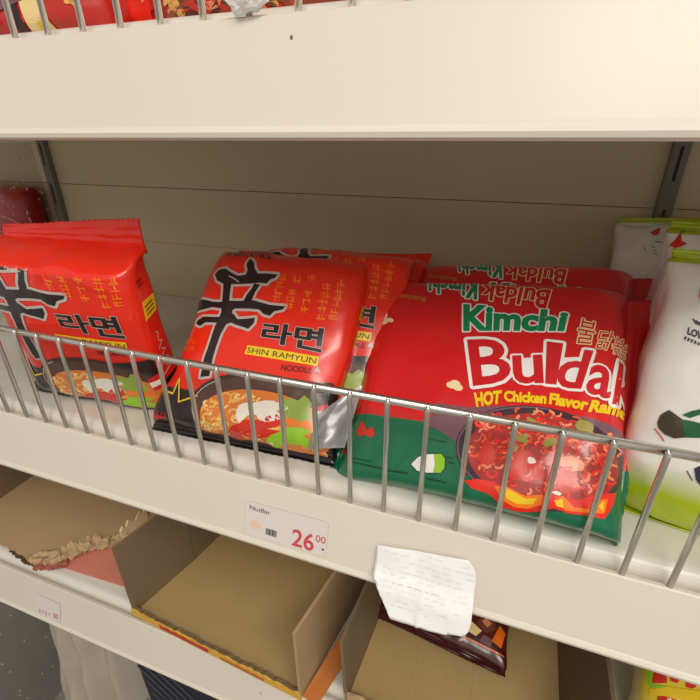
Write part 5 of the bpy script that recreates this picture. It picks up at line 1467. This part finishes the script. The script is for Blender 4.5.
# ------------------------------------------------------------------ cardboard trays on the lowest shelf
ZD = -.4478
def wall(bm, p0, p1, z0, z1a, z1b, th, mi=0, lean=(0, 0)):
    """upright board from p0 to p1, top height z1a at p0 and z1b at p1"""
    d = (Vector(p1) - Vector(p0)).normalized(); n_ = Vector((-d.y, d.x)) * th / 2
    B = []
    for (p, z1) in ((p0, z1a), (p1, z1b)):
        for s in (-1, 1):
            q = Vector(p) + n_ * s
            B.append((bm.verts.new((q.x, q.y, z0)), bm.verts.new((q.x + lean[0], q.y + lean[1], z1))))
    (a0, a1), (b0, b1), (c0, c1), (d0, d1) = B
    for f in ((a0, b0, b1, a1), (c0, c1, d1, d0), (a0, a1, c1, c0), (b0, d0, d1, b1), (a1, b1, d1, c1), (a0, c0, d0, b0)): bm.faces.new(f).material_index = mi
def torn_wall(bm, p0, p1, z0, h, seed, th, amp, step=.004, mi=0):
    d = Vector(p1) - Vector(p0); L = d.length; d.normalize(); nrm = Vector((-d.y, d.x)) * th; rn = random.Random(seed); n = max(2, int(L / step))
    F, B = [], []
    for k in range(n + 1):
        q = Vector(p0) + d * L * k / n; hh = h + rn.uniform(-amp, amp)
        F.append((bm.verts.new((q.x, q.y, z0)), bm.verts.new((q.x, q.y, z0 + hh)))); B.append((bm.verts.new((q.x + nrm.x, q.y + nrm.y, z0)), bm.verts.new((q.x + nrm.x, q.y + nrm.y, z0 + hh + rn.uniform(-amp, amp) * .4))))
    for k in range(n):
        for f in ((F[k][0], F[k + 1][0], F[k + 1][1], F[k][1]), (B[k][0], B[k][1], B[k + 1][1], B[k + 1][0]), (F[k][1], F[k + 1][1], B[k + 1][1], B[k][1]), (F[k][0], B[k][0], B[k + 1][0], F[k + 1][0])): bm.faces.new(f).material_index = mi
    bm.faces.new((F[0][0], F[0][1], B[0][1], B[0][0])).material_index = mi; bm.faces.new((F[n][0], B[n][0], B[n][1], F[n][1])).material_index = mi
GT = 'empty cardboard trays on the lowest shelf'
# middle tray
t1 = empty('cardboard_tray', (-.3130, .0015, ZD), -.062); tag(t1, 'empty cardboard tray with torn yellow front edge, below the price label', 'tray', GT)
W_, D_, H_ = .198, .20, .0965
bm = bmesh.new(); box(bm, 0, W_, .003, D_, .0004, .003); obj('bottom', bm, 'card_inner', t1)
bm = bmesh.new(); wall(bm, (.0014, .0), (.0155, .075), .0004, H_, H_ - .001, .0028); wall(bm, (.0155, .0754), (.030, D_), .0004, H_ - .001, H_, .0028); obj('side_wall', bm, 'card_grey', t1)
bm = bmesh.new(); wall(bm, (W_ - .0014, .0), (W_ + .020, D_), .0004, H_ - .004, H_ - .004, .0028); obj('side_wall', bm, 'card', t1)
bm = bmesh.new(); wall(bm, (.03, D_), (W_ + .02, D_), .0004, H_, H_, .0028); obj('back_wall', bm, 'card_inner', t1)
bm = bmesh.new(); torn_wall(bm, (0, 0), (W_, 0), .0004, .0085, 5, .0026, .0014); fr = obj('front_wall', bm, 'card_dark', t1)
bm = bmesh.new(); torn_wall(bm, (0, -.0010), (W_, -.0010), -.0012, .0098, 5, .0009, .0012); pb_ = obj('printed_band', bm, 'card_yellow', fr)
bm = bmesh.new(); torn_wall(bm, (.038, -.0016), (.098, -.0016), .0012, .0052, 9, .0005, .0012, .003); torn_wall(bm, (.112, -.0016), (.160, -.0016), .0008, .0036, 10, .0005, .0010, .003, 1); obj('red_print', bm, ['print_red', 'card_orange'], fr)
bm = bmesh.new(); plate(bm, [(W_ + .002, .0, .006), (W_ + .016, -.002, .004), (W_ + .034, .085, .010), (W_ + .020, .10, .018)], (0, 0, .002)); obj('loose_flap', bm, 'card_orange', t1)
# right tray
t2 = empty('cardboard_tray', (-.0795, .0, ZD), -.02); tag(t2, 'empty cardboard tray holding one maroon packet, under the paper note', 'tray', GT)
W2 = .177
bm = bmesh.new(); box(bm, 0, W2, .002, .21, .0004, .003); 
bt = obj('bottom', bm, 'card_inner', t2)
bm = bmesh.new()
for x in (.052, .103): box(bm, x, x + .0007, .012, .20, .0029, .0034)
obj('crease', bm, 'card', bt)
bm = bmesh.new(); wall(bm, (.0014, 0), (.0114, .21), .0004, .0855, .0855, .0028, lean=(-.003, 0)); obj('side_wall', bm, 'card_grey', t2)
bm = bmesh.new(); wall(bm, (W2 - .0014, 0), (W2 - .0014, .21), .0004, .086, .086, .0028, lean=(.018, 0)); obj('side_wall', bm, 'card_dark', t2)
bm = bmesh.new(); wall(bm, (0, .21), (W2, .21), .0004, .086, .086, .0028); obj('back_wall', bm, 'card_inner', t2)
bm = bmesh.new(); torn_wall(bm, (0, 0), (W2, 0), .0004, .012, 15, .0026, .0016); obj('front_wall', bm, 'card', t2)
# left tray, front ripped away
t3 = empty('cardboard_tray', (-.598, .0, ZD), 0); tag(t3, 'ripped open cardboard tray at the lower left, its front torn away', 'tray', GT)
rn = random.Random(6); edge = []
ctrl = [(.0, .022), (.07, .014), (.105, .012), (.140, .006), (.158, .012), (.168, .026), (.180, .044), (.195, .052), (.212, .062), (.235, .075), (.290, .085)]
for (xa, ya), (xb, yb) in zip(ctrl, ctrl[1:]):
    for k in range(5): edge.append((xa + (xb - xa) * k / 5, ya + (yb - ya) * k / 5 + rn.uniform(-.0022, .0022)))
edge.append(ctrl[-1])
bm = bmesh.new(); plate(bm, [(x, y, .003) for x, y in edge] + [(.290, .215, .003), (0, .215, .003)], (0, 0, .003)); obj('bottom', bm, 'card', t3)
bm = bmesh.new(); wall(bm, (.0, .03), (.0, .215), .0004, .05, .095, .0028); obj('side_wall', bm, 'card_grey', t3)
bm = bmesh.new(); wall(bm, (0, .215), (.290, .215), .0004, .095, .095, .0028); obj('back_wall', bm, 'card_inner', t3)
bm = bmesh.new(); torn_wall(bm, (.2085, .068), (.2135, .105), .0054, .016, 21, .0026, .006, .004); obj('torn_side', bm, 'card_pale', t3)
bm = bmesh.new(); plate(bm, [(.150, .016, .0006), (.262, .022, .0006), (.262, .060, .0006), (.150, .050, .0006)], (0, 0, .0012)); obj('pink_liner', bm, 'card_pink', t3)
def shred(k, x, y, z, L, W, rz, up, m_):
    bm = bmesh.new(); NU, NV = 26, 12; g = {}; rn = random.Random(k); jag = [rn.uniform(.72, 1.0) for _ in range(NU + 1)]; jb = [rn.uniform(0, .2) for _ in range(NU + 1)]
    for i in range(NU + 1):
        for j in range(NV + 1):
            u, v = i / NU, jb[i] + (jag[i] - jb[i]) * j / NV; e = 1 if 0 < i < NU else .6
            px, py = (u - .5) * L, (v - .3) * W * e * (.55 + .9 * math.sin(math.pi * min(.97, max(.03, u))))
            pz = up * v * v * (.7 + .6 * noise.noise(Vector((u * 4, k, 0)))) + .0035 * noise.noise(Vector((u * 6 + k, v * 4, 1))) + .0018 * noise.noise(Vector((u * 17, v * 12, k)))
            g[i, j] = bm.verts.new((px * math.cos(rz) - py * math.sin(rz), px * math.sin(rz) + py * math.cos(rz), max(.0015 - z, pz)))
    for i in range(NU):
        for j in range(NV): bm.faces.new((g[i, j], g[i + 1, j], g[i + 1, j + 1], g[i, j + 1])).smooth = True
    bmesh.ops.solidify(bm, geom=list(bm.faces), thickness=.0012)
    return obj('torn_shred', bm, m_, t3, loc=(x, y, z))
for k, a_ in enumerate([(.148, .012, .008, .040, .016, .25, .004, 'card_pale'), (.168, .026, .009, .034, .018, .9, .007, 'card_pale'), (.186, .044, .008, .036, .018, .6, .009, 'card_pale'), (.206, .062, .007, .030, .012, .45, .006, 'card_pale'), (.160, .010, .007, .036, .016, .5, .003, 'card_pink'), (.116, .010, .003, .050, .012, -.1, .002, 'card_dark'), (.180, .034, .012, .024, .014, 1.2, .008, 'card_pale')]): shred(k, *a_)
# the maroon packet lying in the right tray
mf = Flat()
mf.band(3, 'orange', [((-.058, .0075), (.058, .0075))], .0011)
mf.poly(2, 'darkgreen', [(.02, .034), (.05, .030), (.056, .05), (.03, .06)]); mf.poly(3, 'green', [(.036, .040), (.052, .036), (.054, .046), (.04, .05)])
mf.poly(4, 'brown', [(.030, .022), (.040, .018), (.047, .024), (.044, .034), (.034, .036)]); mf.poly(5, 'ramenpale', [(.034, .026), (.040, .023), (.043, .028), (.037, .031)])
mf.poly(3, 'orange', [(.046, .014), (.055, .012), (.056, .026), (.05, .030)]); mf.poly(3, 'noodlepale', [(.012, .014), (.032, .012), (.036, .018), (.02, .024), (.010, .020)])
mf.poly(3, 'mauve', [(.036, .010), (.046, .009), (.047, .015), (.038, .016)])
packet('noodle_packet', P_(seed=61, w=.118, h=.105, T=.020, r0=.03, r1=.03, lean0=.6, lean1=.6), 'film_maroon', mf, pose_from((-.0110, .0740, -.4250), (.992, -.120, 0), (.02, -.10, 1)), 'maroon packet lying flat in the right cardboard tray behind the paper note', seals=[('front_seal', 0, .010, .003, 0)], nt_=50, N=90)

# ------------------------------------------------------------------ under the lowest shelf
mat('grey_cloth', (176, 166, 150), .9, bump=.3, bscale=300, var=.1)
mat('navy_cloth', (36, 36, 52), .8, bump=.2, bscale=200, var=.1)
mat('net', (70, 70, 78), .6)
mat('cable', (200, 200, 200), .5)
bm = bmesh.new(); NX, NZ = 70, 50; g = {}
for sd in (0, 1):
    for i in range(NX + 1):
        for j in range(NZ + 1):
            u, v = i / NX, j / NZ; x = -.15 + .30 * u; z = .30 * v
            f_ = .018 * math.sin(u * 26 + 3.2 * v + 1.5 * noise.noise(Vector((u * 3, v * 2, 0)))) * (1 - .3 * v) + .012 * noise.noise(Vector((u * 7, v * 5, 3)))
            bl = math.sin(math.pi * u) ** .5 * (1 - .55 * v)
            g[sd, i, j] = bm.verts.new((x * .66 * (1 - .25 * v), (-.07 * bl + f_ * bl) if sd == 0 else .07 * bl, z))
for sd in (0, 1):
    for i in range(NX):
        for j in range(NZ): f = bm.faces.new((g[sd, i, j], g[sd, i + 1, j], g[sd, i + 1, j + 1], g[sd, i, j + 1])); f.smooth = True
for i in range(NX):
    for j in (0, NZ): bm.faces.new((g[0, i, j], g[0, i + 1, j], g[1, i + 1, j], g[1, i, j]))
bag = obj('cloth_bag', bm, 'grey_cloth', loc=(-.490, .065, -.8595)); tag(bag, 'grey cloth bag in folds under the lowest shelf, lower left', 'cloth bag')
hb = bmesh.new(); tube(hb, [(-.05, -.02, .297), (-.04, -.03, .325), (0, -.03, .335), (.04, -.03, .325), (.05, -.02, .297)], .006); obj('handle', hb, 'grey_cloth', bag)
nb = empty('net_basket', (-.275, .105, -.86)); tag(nb, 'dark navy net basket under the lowest shelf, bottom edge of the photo', 'basket')
bm = bmesh.new(); box(bm, -.095, .12, -.085, .10, .0005, .315, .006); obj('lining', bm, 'navy_cloth', nb)
bm = bmesh.new()
for k in range(-10, 12):
    for s in (-1, 1):
        x0, x1 = k * .02, k * .02 + s * .30
        pts = [(max(-.096, min(.121, x0 + (x1 - x0) * q / 12)), -.0865, .31 * q / 12) for q in range(13)]
        pts = [p for i, p in enumerate(pts) if i == 0 or p != pts[i - 1]]
        a = [p for p in pts if -.0955 < p[0] < .1205]
        if len(a) > 1: tube(bm, a, .0009, 5)
for k in range(-10, 12):
    for s in (-1, 1):
        a = [(x, y, .3160) for x, y in [(k * .02 + s * .16 * q / 8, -.083 + .18 * q / 8) for q in range(9)] if -.094 < x < .119]
        if len(a) > 1: tube(bm, a, .0009, 5)
obj('netting', bm, 'net', nb)['kind'] = 'stuff'
bm = bmesh.new(); tube(bm, [(-.35, .09, -.5395), (-.335, .060, -.5395), (-.31, .035, -.5395), (-.28, .028, -.5395), (-.25, .034, -.5395), (-.22, .06, -.5395)], .0022); tag(obj('cable', bm, 'cable'), 'thin pale cable lying over the dark net basket', 'cable')

# curled foil corner of the middle packet's seal
bm = bmesh.new(); g = {}
for i in range(15):
    for j in range(15):
        u, v = i / 14, j / 14; p = Vector((.052, .002, .0005)) + Vector((.023, .006, -.010)) * u + Vector((.004, .044, .002)) * v * (.55 + .45 * u)
        p.z += .006 * math.sin(u * 2.6) * (1 - v * .5) + .0012 * noise.noise(Vector((u * 4, v * 4, 2)))
        g[i, j] = bm.verts.new(p)
for i in range(14):
    for j in range(14): bm.faces.new((g[i, j], g[i + 1, j], g[i + 1, j + 1], g[i, j + 1])).smooth = True
bmesh.ops.solidify(bm, geom=list(bm.faces), thickness=.0004)
o = obj('foil_corner', bm, 'foil', shin); o['label'] = 'curled silver foil corner'
